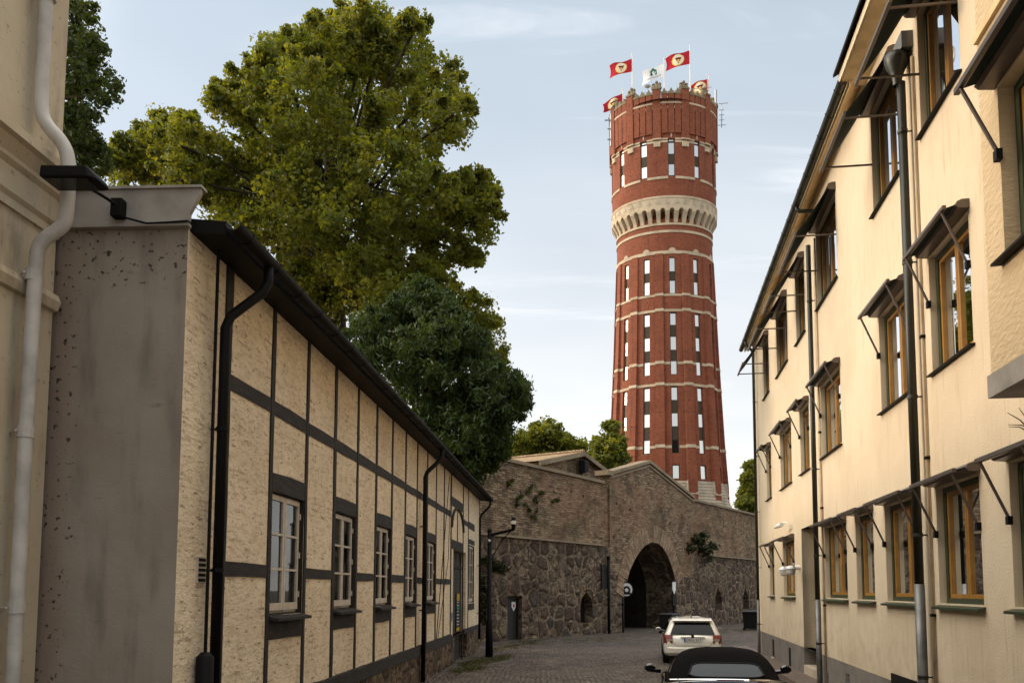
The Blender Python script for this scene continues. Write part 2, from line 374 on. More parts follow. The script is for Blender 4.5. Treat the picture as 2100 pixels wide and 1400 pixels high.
def mk_boulders():
    m=M('boulder_masonry',(.14,.10,.07),.95,spec=.15)
    wv=m.n('ShaderNodeVectorMath',operation='ADD'); nz=m.n('ShaderNodeTexNoise'); nz.inputs['Scale'].default_value=1.6; nz.inputs['Detail'].default_value=5
    m.l(m.co,nz.inputs['Vector']); s2=m.n('ShaderNodeVectorMath',operation='SCALE'); s2.inputs['Scale'].default_value=.32
    m.l(nz.outputs[1],s2.inputs[0]); m.l(m.co,wv.inputs[0]); m.l(s2.outputs[0],wv.inputs[1])
    co=m.map((.85,1.05,1),co=wv.outputs[0])
    e=m.voro(1.35,co,'DISTANCE_TO_EDGE',rand=.75); cell=m.voro(1.35,co,'F1',1,rand=.75)
    hsv=m.n('ShaderNodeSeparateColor'); m.l(cell,hsv.inputs[0])
    m.mix(m.rng(hsv.outputs[0],.0,1.0),(.10,.062,.05)); m.mix(m.rng(hsv.outputs[1],.55,1.0),(.08,.075,.065),amt=.8)
    m.mix(m.rng(hsv.outputs[2],.8,1.0),(.24,.17,.10),amt=.7)
    m.mix(m.rng(m.noise(5,7,rough=.7),.5,.75),(.05,.035,.028),amt=.5)
    co2=m.map((.8,1.3,1),co=wv.outputs[0]); e2=m.voro(3.6,co2,'DISTANCE_TO_EDGE'); cell2=m.voro(3.6,co2,'F1',1); h2=m.n('ShaderNodeSeparateColor'); m.l(cell2,h2.inputs[0])
    sel=m.math('MAXIMUM',m.rng(e,.16,.10,0,1),m.rng(m.noise(.55,4,m.map(loc=(2,8,0))),.50,.56))
    x=m.n('ShaderNodeMixRGB'); m.l(m.rng(h2.outputs[0],.1,.9),x.inputs[0]); x.inputs[1].default_value=(.29,.22,.148,1); x.inputs[2].default_value=(.14,.10,.072,1)
    m.mix(sel,x.outputs[0],amt=.9)
    mort=m.math('MULTIPLY',m.rng(m.math('ADD',e2,m.math('MULTIPLY',m.noise(9,5),.10)),.08,.15,1,0),sel); m.mix(mort,(.21,.155,.10),amt=.7)
    m.mix(m.math('MULTIPLY',m.rng(m.math('ABSOLUTE',m.math('SUBTRACT',e,.13)),.012,.04,1,0),m.rng(m.noise(3,4),.35,.55)),(.022,.016,.012),amt=.85)
    m.mix(m.rng(m.noise(2.6,7,rough=.72),.50,.70),(.045,.034,.027),amt=.65)
    m.mix(m.rng(m.voro(2.1,m.map((1,1,1),loc=(3,1,0))),.05,.13,1,0),(.015,.011,.009),amt=.85)
    m.mix(m.rng(m.noise(.7,6,m.map((1.2,.25,1))),.56,.74),(.33,.26,.18),amt=.45)
    m.mix(m.rng(m.noise(.5,5,m.map(loc=(4,7,0))),.5,.7),(.04,.032,.026),amt=.6)
    m.bump(m.rng(e,0,.30),.16,.9); m.bump(m.rng(e2,0,.12),.06,.8); m.bump(m.noise(9,6,rough=.72),.08,.9); return m.m
def mk_cobble():
    m=M('cobbled_street',(.16,.12,.09),.8,spec=.35,coord='Object')
    co=m.map((7.5,6.5,7)); e=m.voro(1,co,'DISTANCE_TO_EDGE',rand=.8); cell=m.voro(1,co,'F1',1,rand=.8)
    sp=m.n('ShaderNodeSeparateColor'); m.l(cell,sp.inputs[0])
    m.mix(m.rng(sp.outputs[0],0,1),(.09,.072,.06)); m.mix(m.rng(sp.outputs[1],.7,1),(.22,.175,.145),amt=.8)
    m.mix(m.rng(e,.03,.12,1,0),(.035,.03,.025))
    m.mix(m.rng(m.noise(.35,5),.45,.7),(.17,.14,.11),amt=.5); m.mix(m.rng(m.noise(.8,6,m.map(loc=(3,3,0))),.55,.75),(.06,.055,.03),amt=.6)
    m.mix(m.rng(m.noise(1.7,7,rough=.7),.48,.66),(.22,.185,.155),amt=.5)
    m.bump(m.rng(e,0,.25),.09,1.0); m.bump(m.noise(60,3),.01,.4); return m.m
def mk_leaf(name, c1, c2, c3, trans=.4):
    m=M(name,c1,.55,spec=.3,coord='Object')
    at_=m.n('ShaderNodeAttribute',attribute_name='tint'); sp=m.n('ShaderNodeSeparateColor'); m.l(at_.outputs[0],sp.inputs[0])
    m.mix(sp.outputs[0],c2); m.mix(m.rng(sp.outputs[1],.62,1.0),c3)
    tr=m.n('ShaderNodeBsdfTranslucent'); br=m.n('ShaderNodeMixRGB',blend_type='MULTIPLY'); br.inputs[0].default_value=1; br.inputs[2].default_value=(1.9,1.7,.6,1)
    m.l(m.col,br.inputs[1]); m.l(br.outputs[0],tr.inputs[0])
    ms=m.n('ShaderNodeMixShader'); ms.inputs[0].default_value=trans; m.l(m.b.outputs[0],ms.inputs[1]); m.l(tr.outputs[0],ms.inputs[2])
    m.l(ms.outputs[0],m.t.nodes['Material Output'].inputs[0]); return m.m
def mk_glass(name, tint=(.75,.8,.78), boost=.06):
    m=M(name,(.02,.02,.02),.02); t=m.t
    tr=m.n('ShaderNodeBsdfTransparent'); tr.inputs[0].default_value=(*tint,1)
    gl=m.n('ShaderNodeBsdfGlossy'); gl.inputs['Roughness'].default_value=.015; gl.inputs['Color'].default_value=(.95,.97,1,1)
    fr=m.n('ShaderNodeFresnel'); fr.inputs[0].default_value=1.52
    f=m.math('ADD',fr.outputs[0],boost); ms=m.n('ShaderNodeMixShader'); m.l(f,ms.inputs[0]); m.l(tr.outputs[0],ms.inputs[1]); m.l(gl.outputs[0],ms.inputs[2])
    m.l(ms.outputs[0],t.nodes['Material Output'].inputs[0]); return m.m
def mk_paint(name, base, rough=.25, coat=1.0, metal=0.0):
    m=M(name,base,rough,metal,coord='Object'); m.b.inputs['Coat Weight'].default_value=coat; m.b.inputs['Coat Roughness'].default_value=.03
    m.mix(m.rng(m.noise(3,5),.4,.7),tuple(c*.9 for c in base)); return m.m
def mk_dark_timber():
    m=M('tarred_timber',(.017,.0145,.013),.75,spec=.3)
    m.mix(m.rng(m.noise(3,6,m.map((6,1,1))),.4,.7),(.036,.030,.026)); m.bump(m.noise(14,5,m.map((5,1,1))),.012,.6); return m.m
def mk_rooftile():
    m=M('weathered_tiles',(.38,.26,.15),.9,spec=.2,coord='UV')
    c,f=m.bricks(.25,.3,.02,(.42,.29,.17),(.27,.18,.10),(.08,.055,.035)); m.mix(1.0,c); m.mix(m.rng(m.noise(.8,6),.5,.7),(.30,.24,.11),amt=.6)
    m.bump(f,.04,-.8); return m.m
MAT={}
def mats():
    g=MAT
    g['cream']=mk_plaster_right(); g['coarse']=mk_plaster_rough(); g['infill']=mk_plaster_left(); g['gable']=mk_grey_gable(); g['beige']=mk_neighbour()
    g['tbrick']=mk_tower_brick(); g['sand']=mk_sand(); g['step']=mk_sand('pale_stone_steps',(.50,.42,.32)); g['crown']=mk_sand('lichened_stone',(.22,.18,.11)); g['cope']=mk_sand('weathered_coping',(.27,.21,.14))
    g['wbrick']=mk_wall_brick(); g['boulder']=mk_boulders(); g['ring']=mk_ring(); g['vault_shade']=simple('shade_dark_vault_masonry',(.030,.023,.018),.95,0,.1,.4,2,.8); g['cobble']=mk_cobble(); g['tile']=mk_rooftile(); g['timber']=mk_dark_timber()
    g['black']=simple('black_painted_metal',(.0045,.004,.004),.6,.0,.15,.3,3)
    g['grey_metal']=simple('dull_zinc',(.17,.17,.165),.45,.6,.5,.35,4)
    g['pipe_green']=simple('dark_olive_pipe',(.022,.022,.013),.4,.2,.5,.3,3)
    g['pipe_white']=simple('dirty_white_pipe',(.50,.47,.43),.5,0,.4,.35,2.5)
    g['pipe_cream']=simple('cream_conduit',(.48,.36,.22),.6,0,.4,.3,3)
    g['green']=simple('green_window_paint',(.030,.043,.017),.45,0,.5,.3,5)
    g['olive']=simple('olive_sheet_metal',(.085,.085,.018),.5,0,.4,.2,4)
    g['ochre']=simple('ochre_sash_paint',(.33,.155,.020),.45,0,.5,.25,5)
    g['white']=simple('aged_white_paint',(.50,.44,.35),.5,0,.5,.2,8)
    g['soffit']=simple('ochre_soffit_boards',(.72,.54,.30),.8,0,.3,.2,4)
    g['fascia']=simple('pale_zinc_fascia',(.34,.31,.27),.7,.0,.3,.35,2.2,.3)
    g['plinth']=simple('grey_plinth_render',(.20,.18,.16),.9,0,.2,.25,2.5,.5)
    g['curtain']=simple('grey_net_curtain',(.17,.155,.135),.9,0,.1,.2,4)
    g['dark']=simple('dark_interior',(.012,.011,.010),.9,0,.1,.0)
    g['glass']=mk_glass('window_glass'); g['glass2']=mk_glass('old_window_glass',(.6,.62,.58),-.015)
    m=M('sky_reflecting_pane',(.70,.69,.65),.28,1.0,coord='Object'); g['mirror']=m.m
    g['bronze']=simple('dark_bronze_spandrel',(.055,.038,.020),.5,.3,.4,.2,3)
    g['awn']=simple('brown_grey_aluminium',(.13,.105,.09),.4,.6,.5,.2,6)
    g['fabric']=simple('dark_green_awning_cloth',(.010,.018,.013),.9,0,.2,.2,8)
    g['bark']=simple('tree_bark',(.055,.042,.030),.95,0,.1,.4,4,.8)
    g['leaf_gold']=mk_leaf('golden_green_leaves',(.086,.116,.016),(.158,.158,.022),(.042,.062,.011),.48)
    g['leaf_dark']=mk_leaf('dark_green_leaves',(.038,.060,.016),(.065,.085,.020),(.020,.036,.012),.35)
    g['leaf_blue']=mk_leaf('blue_green_leaflets',(.027,.050,.011),(.048,.076,.015),(.013,.026,.008),.33)
    g['leaf_ivy']=mk_leaf('ivy_leaves',(.022,.030,.010),(.040,.045,.012),(.012,.018,.007),.2)
    g['grassm']=mk_leaf('mossy_grass',(.045,.050,.012),(.075,.070,.016),(.030,.035,.010),.25)
    g['red']=simple('red_flag_cloth',(.42,.012,.025),.8,0,.2,.15,1)
    g['yellow']=simple('yellow_flag_print',(.75,.48,.10),.8,0,.2,.0)
    g['cream_print']=simple('cream_flag_print',(.80,.70,.50),.8,0,.2,.0)
    g['darkred']=simple('dark_red_print',(.16,.02,.02),.8,0,.2,.0)
    g['whitecloth']=simple('white_flag_cloth',(.80,.80,.80),.8,0,.2,.05,1)
    g['greenprint']=simple('green_flag_print',(.012,.14,.06),.8,0,.2,.0)
    g['greyprint']=simple('grey_lettering',(.25,.25,.30),.8,0,.2,.0)
    g['whitepole']=simple('white_flagpole',(.75,.73,.68),.4,0,.5,.05,2)
    g['carwhite']=mk_paint('cream_white_car_paint',(.78,.75,.66),.3); g['carblack']=mk_paint('black_car_paint',(.004,.0035,.0035),.12)
    g['softtop']=simple('black_soft_top_canvas',(.006,.0055,.0055),.95,0,.05,.2,20,.6)
    g['rubber']=simple('tyre_rubber',(.015,.015,.015),.85,0,.2,.1,5); g['alloy']=simple('alloy_wheel',(.45,.45,.46),.3,.9,.5,.1,5)
    m=M('tinted_car_glass',(.006,.007,.008),.04,coord='Object'); m.b.inputs['Specular IOR Level'].default_value=.2; g['carglass']=m.m
    m=M('bluish_rear_glass',(.028,.036,.043),.06,coord='Object'); m.b.inputs['Specular IOR Level'].default_value=.14; g['rearglass']=m.m
    m=M('tail_lamp_red',(.20,.025,.018),.15,coord='Object'); m.b.inputs['Coat Weight'].default_value=.8; g['tail']=m.m
    m=M('tail_lamp_clear',(.42,.30,.26),.15,coord='Object'); m.b.inputs['Coat Weight'].default_value=.8; g['tailclear']=m.m
    g['chrome']=simple('polished_chrome',(.8,.8,.8),.08,1,.5,0); g['platewhite']=simple('plate_white',(.62,.62,.58),.5,0,.4,0)
    g['plateblue']=simple('plate_blue',(.03,.09,.36),.5,0,.4,0); g['ink']=simple('black_ink',(.012,.012,.014),.6,0,.3,0)
    g['signwhite']=simple('white_enamel',(.72,.72,.70),.4,0,.5,.05,6); g['signyellow']=simple('yellow_print',(.60,.40,.03),.6,0,.3,.1,8)
    g['bin']=simple('black_bin_plastic',(.012,.013,.013),.5,0,.4,.2,5); g['steel']=simple('galvanised_steel',(.35,.35,.36),.4,.8,.5,.2,6)
    g['maroon']=simple('dark_red_boards',(.035,.008,.006),.7,0,.3,.3,3); g['lampglass']=simple('opal_lamp_glass',(.62,.60,.55),.2,0,.5,.0)
    g['door']=simple('black_door_boards',(.016,.014,.013),.6,0,.4,.3,4); g['plank']=simple('dark_grey_planks',(.045,.042,.042),.7,0,.3,.3,3)
    g['teal']=simple('teal_print',(.02,.28,.22),.6,0,.3,0)
mats()
G=MAT
# ================================================================== ground
mb=MB(); ys=[-60,12.5,95,1500]; 
for i in range(3):
    mb.quad((-900,ys[i],gz(ys[i])),(900,ys[i],gz(ys[i])),(900,ys[i+1],gz(ys[i+1])),(-900,ys[i+1],gz(ys[i+1])))
tag(obj('street',mb,G['cobble']),kind='structure')
# narrow paved strip with a kerb along the cream building
mb=MB()
for a,b in ((4,12.5),(12.5,20),(20,27),(27,34)):
    p=[RW.pt(a,gz(RW.pt(a,0).y)-.2,.0),RW.pt(a,gz(RW.pt(a,0).y)-.2,.62),RW.pt(a,gz(RW.pt(a,0).y)+.10,.62),RW.pt(a,gz(RW.pt(a,0).y)+.10,0)]
    q=[RW.pt(b,gz(RW.pt(b,0).y)-.2,.0),RW.pt(b,gz(RW.pt(b,0).y)-.2,.62),RW.pt(b,gz(RW.pt(b,0).y)+.10,.62),RW.pt(b,gz(RW.pt(b,0).y)+.10,0)]
    mb.loft([p,q])
tag(obj('pavement',mb,simple('pavement_setts',(.16,.12,.095),.85,0,.3,.35,5,.8)),kind='structure')

# ================================================================== half-timbered house (left)
def SL(u,v,o=0): return LW.px(u,v,o)
s_corner=SL(371,900)[0]
K0,K1=.001374,.000211                      # posts are evenly spaced; 1/(1180-u) is linear in distance
def post_s(k): 
    u=1180-1/(K0+K1*k); return SL(u,1150)[0]
PS=[post_s(k) for k in range(0,16)]
s_end=SL(983,1100)[0]
z_top=SL(554,622)[1]; z_gut=SL(700,697,.42)[1]
house=thing('half_timbered_house','long cream half-timbered house with black posts, white windows and a blank grey gable','house',LW.pt(s_corner,0))
def lobj(name,mb,mat,parent=house,**k):
    k.setdefault('uv',LW.uv); return obj(name,mb,mat,parent,**k)
zr1=[SL(541,800)[1],SL(541,848)[1]]; 
zru=SL(541,823)[1]; zrl=SL(490,1167)[1]; RH=.085
z_sillL=SL(545,1262)[1]; z_headL=SL(545,1000)[1]; z_lint=SL(545,965)[1]
z_plinth=SL(905,1313)[1]
wins=[(1,2),(3,4),(5,6),(7,8),(9,10)]
PW=.062
holes=[(PS[a]+PW,PS[b]-PW,z_sillL,z_headL) for a,b in wins]
sw0,sw1=SL(961,1150)[0],SL(972,1150)[0]; zs0,zs1=SL(966,1235)[1],SL(966,1118)[1]
sd0,sd1=SL(929,1200)[0],SL(955,1200)[0]; z_door=SL(930,1125)[1]
holes.append((sw0,sw1,zs0,zs1))
dh=(sd0,sd1,-1.5,z_door)
wallh=lobj('wall',panel(LW,s_corner,s_end,z_plinth,z_top+.1,holes+[dh],0,.16),G['infill'])
lobj('plinth',panel(LW,s_corner,s_end,-1.5,z_plinth,[dh],.05,.35),G['boulder'],uv=lambda c:(LW.uv(c)[0]*1.4,LW.uv(c)[1]*1.4))
# timbers, slightly irregular
def timber(name,a0,a1,z0,z1,o=.018):
    mb=MB(); n=max(2,int(max(a1-a0,z1-z0)/.45)); vert=(z1-z0)>(a1-a0); secs=[]
    for i in range(n+1):
        t=i/n; j=lambda:random.uniform(-.012,.012)
        if vert:
            z=z0+(z1-z0)*t; secs.append([LW.pt(a0+j(),z,-.02),LW.pt(a1+j(),z,-.02),LW.pt(a1+j(),z,o),LW.pt(a0+j(),z,o)])
        else:
            a=a0+(a1-a0)*t; secs.append([LW.pt(a,z0+j(),-.02),LW.pt(a,z0+j(),o-.003),LW.pt(a,z1+j(),o-.003),LW.pt(a,z1+j(),-.02)])
    mb.loft(secs); return lobj(name,mb,G['timber'],uv=lambda c:(LW.uv(c)[0],LW.uv(c)[1]) if vert else (LW.uv(c)[1],LW.uv(c)[0]))
for k in range(0,16):
    if k==13: timber('post',PS[k]-.045,PS[k]+.045,z_door+.25,SL(941,1050)[1]); continue
    hw=.085 if k==0 else PW-random.uniform(0,.018)
    zb=-.9 if k in (12,14) else z_plinth
    timber('post',PS[k]-hw,PS[k]+hw,zb,z_top+.1)
timber('post',s_end-.12,s_end-.01,z_plinth,z_top+.1)
for k in range(0,15):
    if k in (12,13): continue
    timber('rail',PS[k]+PW,PS[k+1]-PW,zru-RH,zru+RH)
    if (k,k+1) in wins:
        timber('lintel',PS[k]+PW,PS[k+1]-PW,z_headL,z_lint+.02)
        timber('sill_beam',PS[k]+PW,PS[k+1]-PW,z_sillL-.30,z_sillL)
    elif k<14: timber('rail',PS[k]+PW,PS[k+1]-PW,zrl-RH*.85,zrl+RH*.85)
timber('sill_plate',PS[0],PS[12]-.02,z_plinth-.13,z_plinth+.10,.07)
timber('sill_plate',PS[14],s_end,z_plinth-.05,z_plinth+.10,.07)
timber('lintel',PS[12]+PW,PS[14]-PW,z_door,z_door+.28)
timber('lintel',PS[12]+PW,PS[14]-PW,SL(928,1035)[1]-.02,SL(928,1035)[1]+.26)
for q in (0,1):      # curved braces over the door
    a0,a1=(PS[12]+.05,(PS[12]+PS[14])/2) if q==0 else (PS[14]-.05,(PS[12]+PS[14])/2)
    zt=SL(941,1048)[1]; pts=[LW.pt(a0+(a1-a0)*(1-math.cos(t*math.pi/2)),zt-.62+.66*math.sin(t*math.pi/2),.012) for t in [i/6 for i in range(7)]]
    lobj('brace',MB().tube(pts,.055,6),G['timber'])
timber('rail',sw0-.05,sw1+.05,zs1+.04,zs1+.2); timber('rail',sw0-.05,sw1+.05,zs0-.25,zs0-.02); timber('rail',sw0-.05,sw1+.05,SL(968,1080)[1]-.12,SL(968,1080)[1]+.12)
# white casement windows
def white_window(a0,a1,z0,z1,panes=3,cur=True):
    o0=-.075
    lin=MB()
    for q in (0,1):
        x=a0+.001 if q==0 else a1-.013
        lin.wbox(LW,x,x+.012,z0,z1,-.155,.004)
    lin.wbox(LW,a0+.013,a1-.013,z1-.013,z1-.001,-.155,.004)
    fr=lobj('window',panel(LW,a0+.02,a1-.02,z0+.02,z1,[(a0+.065,a1-.065,z0+.07,z1-.05)],o0,.05),G['white'])
    lobj('lining',lin,G['timber'],fr)
    am=(a0+a1)/2
    for (c0,c1) in ((a0+.05,am-.004),(am+.004,a1-.05)):
        zz0,zz1=z0+.055,z1-.035; st=.062; hs=[]; hgt=(zz1-zz0-.03-2*st-(panes-1)*.03)/panes
        for i in range(panes):
            b=zz0+st+.03+i*(hgt+.03); hs.append((c0+st,c1-st,b,b+hgt))
        lobj('sash',panel(LW,c0,c1,zz0,zz1,hs,o0+.035,.04),G['white'],fr)
        p=MB()
        for h in hs: p.quad(LW.pt(h[0],h[2],o0+.01),LW.pt(h[1],h[2],o0+.01),LW.pt(h[1],h[3],o0+.01),LW.pt(h[0],h[3],o0+.01))
        lobj('pane',p,G['glass2'],fr)
        for zh in (zz0+.2,(zz0+zz1)/2,zz1-.2):
            ah=c0 if c0<am-.1 and c0==a0+.05 else c1
            lobj('hinge',MB().tube([LW.pt(ah,zh-.04,o0+.045),LW.pt(ah,zh+.04,o0+.045)],.012,6),G['white'],fr)
    lobj('handle',MB().wbox(LW,am-.05,am+.05,z0+.035,z0+.055,o0+.036,o0+.06),G['steel'],fr)
    if cur:      # side curtains hung inside
        for (c0,c1) in ((a0+.06,a0+.06+(a1-a0)*.24),(a1-.06-(a1-a0)*.2,a1-.06)):
            m=MB(); n=14
            pts=[LW.pt(c0+(c1-c0)*i/n,0,-.26+.03*math.sin(i*1.9)) for i in range(n+1)]
            for i in range(n): m.quad(pts[i]+Z*(z0+.05),pts[i+1]+Z*(z0+.05),pts[i+1]+Z*z1,pts[i]+Z*z1)
            lobj('curtain',m,G['curtain'],fr)
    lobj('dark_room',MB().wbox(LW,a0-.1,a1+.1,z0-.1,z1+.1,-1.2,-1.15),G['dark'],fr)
    return fr
for (a,b),h in zip(wins,holes):
    f=white_window(*h)
    lobj('sill',MB().loft([[LW.pt(x,h[2]-.03,-.1),LW.pt(x,h[2]-.07,.14),LW.pt(x,h[2]-.035,.14),LW.pt(x,h[2]+.02,-.1)] for x in (h[0]-.02,h[1]+.02)]),G['timber'],f)
white_window(sw0,sw1,zs0,zs1,3,False)
# plank door set back in its opening, with a coloured notice on it
dr=lobj('door',MB().wbox(LW,sd0,sd1,-1.4,z_door,-.26,-.2),G['plank'])
m=MB()
for i in range(16):
    z=-.35+i*.2
    if z<z_door-.1: m.wbox(LW,sd0+.02,sd1-.02,z,z+.165,-.2,-.185)
lobj('plank',m,G['plank'],dr)
lobj('transom',MB().wbox(LW,sd0,sd1,SL(935,1160)[1]-.05,SL(935,1160)[1]+.05,-.19,-.15),G['timber'],dr)
bn=thing('notice_board','narrow black notice strip with yellow ends on the plank door','sign',LW.pt(SL(939,1250,-.15)[0],SL(939,1250,-.15)[1],-.15))
a0,a1=SL(936.5,1250,-.15)[0],SL(942,1250,-.15)[0]; zb,zt=SL(939,1294,-.15)[1],SL(939,1216,-.15)[1]
obj('panel',MB().wbox(LW,a0-.03,a1+.03,zb,zt,-.18,-.15),G['ink'],bn)
m=MB().wbox(LW,a0,a1,zt-.24,zt-.01,-.15,-.146); m.wbox(LW,a0,a1,zb+.01,zb+.14,-.15,-.146); obj('yellow_block',m,G['signyellow'],bn)
m=MB(); z=zb+.22
while z<zt-.3:
    h=random.uniform(.03,.07); m.wbox(LW,a0+.03,a1-random.uniform(.02,.12),z,z+h*.5,-.15,-.145); m.wbox(LW,a0+random.uniform(.03,.1),a0+.12,z,z+h,-.15,-.144); z+=h+.05
obj('lettering',m,G['signwhite'],bn)
obj('teal_mark',MB().wbox(LW,a0,a1,(zb+zt)/2+.1,(zb+zt)/2+.18,-.15,-.143),G['teal'],bn)
lobj('letter_box',MB().wbox(LW,PS[12]-.04,PS[12]+.12,SL(923,1265)[1]-.12,SL(923,1265)[1]+.14,.02,.07),G['steel'],label='small grey box beside the plank door')
# gable end (facing the camera), trim, roof, gutter
gd=-LW.n; GW=2.2; P0=LW.pt(s_corner,0)
def gpt(x,z,o=0): return P0-LW.n*x+Z*z-LW.u*o       # x = distance left of the corner
zg1=at(384,463,P0.y).z; zg2=at(430,392,P0.y).z
def guv(c): d=c-P0; return (1.32-d.dot(-LW.n), c.z)
obj('gable_wall',MB().quad(gpt(7,-1,.0),gpt(0,-1,0),gpt(0,zg1+.2,0),gpt(7,zg1+.2,0)),G['gable'],house,uv=guv)
m=MB(); m.prism([gpt(7,zg1,.004),gpt(-.02,zg1,.004),gpt(-.03,zg1+.10,.004),gpt(-.13,zg2-.05,.004),gpt(-.13,zg2,.004),gpt(7,zg2,.004)],-LW.u*.05); m.pbox(gpt(7,zg1-.03,.004),LW.n*7.03,-LW.u*.075,Z*.03); m.pbox(gpt(7,zg2,-.05),LW.n*7.15,-LW.u*.13,Z*.025)
obj('gable_trim',m,G['fascia'],house)
m=MB()
sec=lambda a:[LW.pt(a,z_top-.02,-.1),LW.pt(a,z_gut-.10,.36),LW.pt(a,z_gut+.03,.36),LW.pt(a,zg2+.18,-4.6),LW.pt(a,z_top-.02,-4.6)]
m.loft([sec(s_corner+.03),sec(s_end+.15)]); obj('roof',m,G['black'],house)
obj('back_wall',MB().wbox(LW,s_corner+.02,s_end,-1,z_top,-4.6,-4.5),G['infill'],house,uv=LW.uv)
m=MB().quad(LW.pt(s_end,-1,-4.6),LW.pt(s_end,-1,0),LW.pt(s_end,z_top,0),LW.pt(s_end,z_top,-4.6)); obj('far_gable_wall',m,G['infill'],house,uv=LW.uv)
def gutter_path(w,a0,a1,zc,oc,r=.085,name='gutter',par=None,mat=None):
    m=MB(); n=8; secs=[]; k=int((a1-a0)/2)+1
    for i in range(k+1):
        a=a0+(a1-a0)*i/k
        ring=[w.pt(a,zc-r*math.sin(t),oc-r*math.cos(t)) for t in [math.pi*j/n for j in range(n+1)]]
        ring+=[w.pt(a,zc-(r-.012)*math.sin(t),oc-(r-.012)*math.cos(t)) for t in [math.pi*j/n for j in range(n,-1,-1)]]
        secs.append(ring)
    m.loft(secs); o=obj(name,m,mat,par,smooth=False)
    x=a0+.3
    while x<a1:
        b=MB(); b.tube([w.pt(x,zc+.01,oc-r),w.pt(x,zc-r*.75,oc-r*.75),w.pt(x,zc-r-.006,oc),w.pt(x,zc-r*.75,oc+r*.75),w.pt(x,zc+.012,oc+r+.004)],.009,5); x+=.75; obj('gutter_bracket',b,mat,o)
    return o
gutter_path(LW,s_corner-.05,s_end+.1,z_gut-.02,.46,.085,'gutter',house,G['black'])
def downpipe(w,a,ztop,zbot,o,og,r=.05,mat=None,par=None,name='downpipe',clips=(),shift=.0):
    path=[w.pt(a+shift,ztop,og),w.pt(a+shift,ztop-.18,og),w.pt(a+shift*.9,ztop-.30,og-(og-o)*.15),w.pt(a+shift*.1,ztop-.62,o+(og-o)*.12),w.pt(a,ztop-.75,o),w.pt(a,zbot,o)]
    m=MB().tube(path,r,12); p=obj(name,m,mat,par,smooth=True)
    for z in clips: c=MB(); c.tube([w.pt(a,z-.02,o),w.pt(a,z+.02,o)],r+.012,12); c.tube([w.pt(a,z,0),w.pt(a,z,o)],.012,6); obj('pipe_clip',c,mat,p)
    return p
s_p1=SL(452,1000,.12)[0]; downpipe(LW,s_p1,z_gut-.08,.3,.12,.46,.052,G['black'],house,clips=(SL(455,890)[1],SL(450,1170)[1]),shift=.25)
obj('pipe_foot',MB().tube([LW.pt(s_p1-.18,-.6,.1),LW.pt(s_p1-.18,SL(428,1345,.1)[1],.1),LW.pt(s_p1-.18,SL(428,1335,.1)[1],.1)],[.085,.085,.04],12),G['black'],house,smooth=True)
obj('pipe_riser',MB().tube([LW.pt(s_p1-.18,SL(428,1335,.1)[1],.1),LW.pt(s_p1-.18,z_top+.05,.1)],.018,6),G['black'],house)
downpipe(LW,SL(872,1000,.12)[0],z_gut-.08,-.35,.12,.46,.052,G['black'],house,clips=(3.6,1.6),shift=.35)
downpipe(LW,SL(984,1150,.1)[0],z_gut-.08,SL(988,1307,.1)[1],.1,.46,.045,G['black'],house,clips=(3,1.2),shift=.3)
m=MB(); sa,za=SL(922,975,.06); sb,zb_=SL(893,1330,.05)
m.tube([LW.pt(sa,za,.06),LW.pt(sb,zb_,.05)],.011,5); m.tube([LW.pt(sa+.3,za,.06),LW.pt(sa-.1,(za+zb_)/2,.06),LW.pt(sb+.15,zb_,.05)],.009,5); obj('cable',m,G['black'],house)
sv,zv=SL(410,1168,.0); m=MB().wbox(LW,sv-.09,sv+.09,zv-.13,zv+.13,0,.02)
v_=obj('vent_grille',m,G['white'],house)
m=MB()
for i in range(5): m.wbox(LW,sv-.075,sv+.075,zv-.115+i*.05,zv-.085+i*.05,.02,.026)
obj('vent_slot',m,G['dark'],v_)
# flood lamp on the gable trim, with its cable
pm=at(252,436,P0.y)-LW.u*.08
fl=thing('flood_lamp','black flood lamp on a bent arm fixed to the pale trim of the grey gable','lamp',pm)
obj('mount',MB().box(pm.x-.055,pm.x+.055,pm.y-.05,pm.y+.05,pm.z-.09,pm.z+.09),G['black'],fl,bevel=.008)
hd=at(155,368,P0.y-.75); obj('arm',MB().tube([pm-LW.u*.02+Z*.02,pm-LW.u*.1+Z*.05-LW.n*.05,hd+Z*.0],.016,8),G['black'],fl)
hx=LW.n*.24; hy=-LW.u*.14; m=MB()
m.loft([[hd-hx*1.0-hy+Z*(-.035),hd-hx-hy*.9+Z*.075,hd-hx+hy*.9+Z*.075,hd-hx+hy-Z*.035],[hd+hx*.75-hy-Z*.045,hd+hx*.7-hy*.9+Z*.06,hd+hx*.7+hy*.9+Z*.06,hd+hx*.75+hy-Z*.045],[hd+hx*1.02-hy*.8-Z*.05,hd+hx*.98-hy*.7-Z*.01,hd+hx*.98+hy*.7-Z*.01,hd+hx*1.02+hy*.8-Z*.05]])
obj('lamp_head',m,G['black'],fl,bevel=.012)
obj('lamp_glass',MB().quad(hd-hx*.9-hy*.8-Z*.041,hd+hx*.7-hy*.8-Z*.05,hd+hx*.7+hy*.8-Z*.05,hd-hx*.9+hy*.8-Z*.041),G['carglass'],fl)
cb=[at(255,446,P0.y-.09),at(300,458,P0.y-.09),at(345,456,P0.y-.09),at(385,453,P0.y-.09),at(392,458,P0.y-.07)]
obj('cable',MB().tube(cb,.011,6),G['black'],fl)

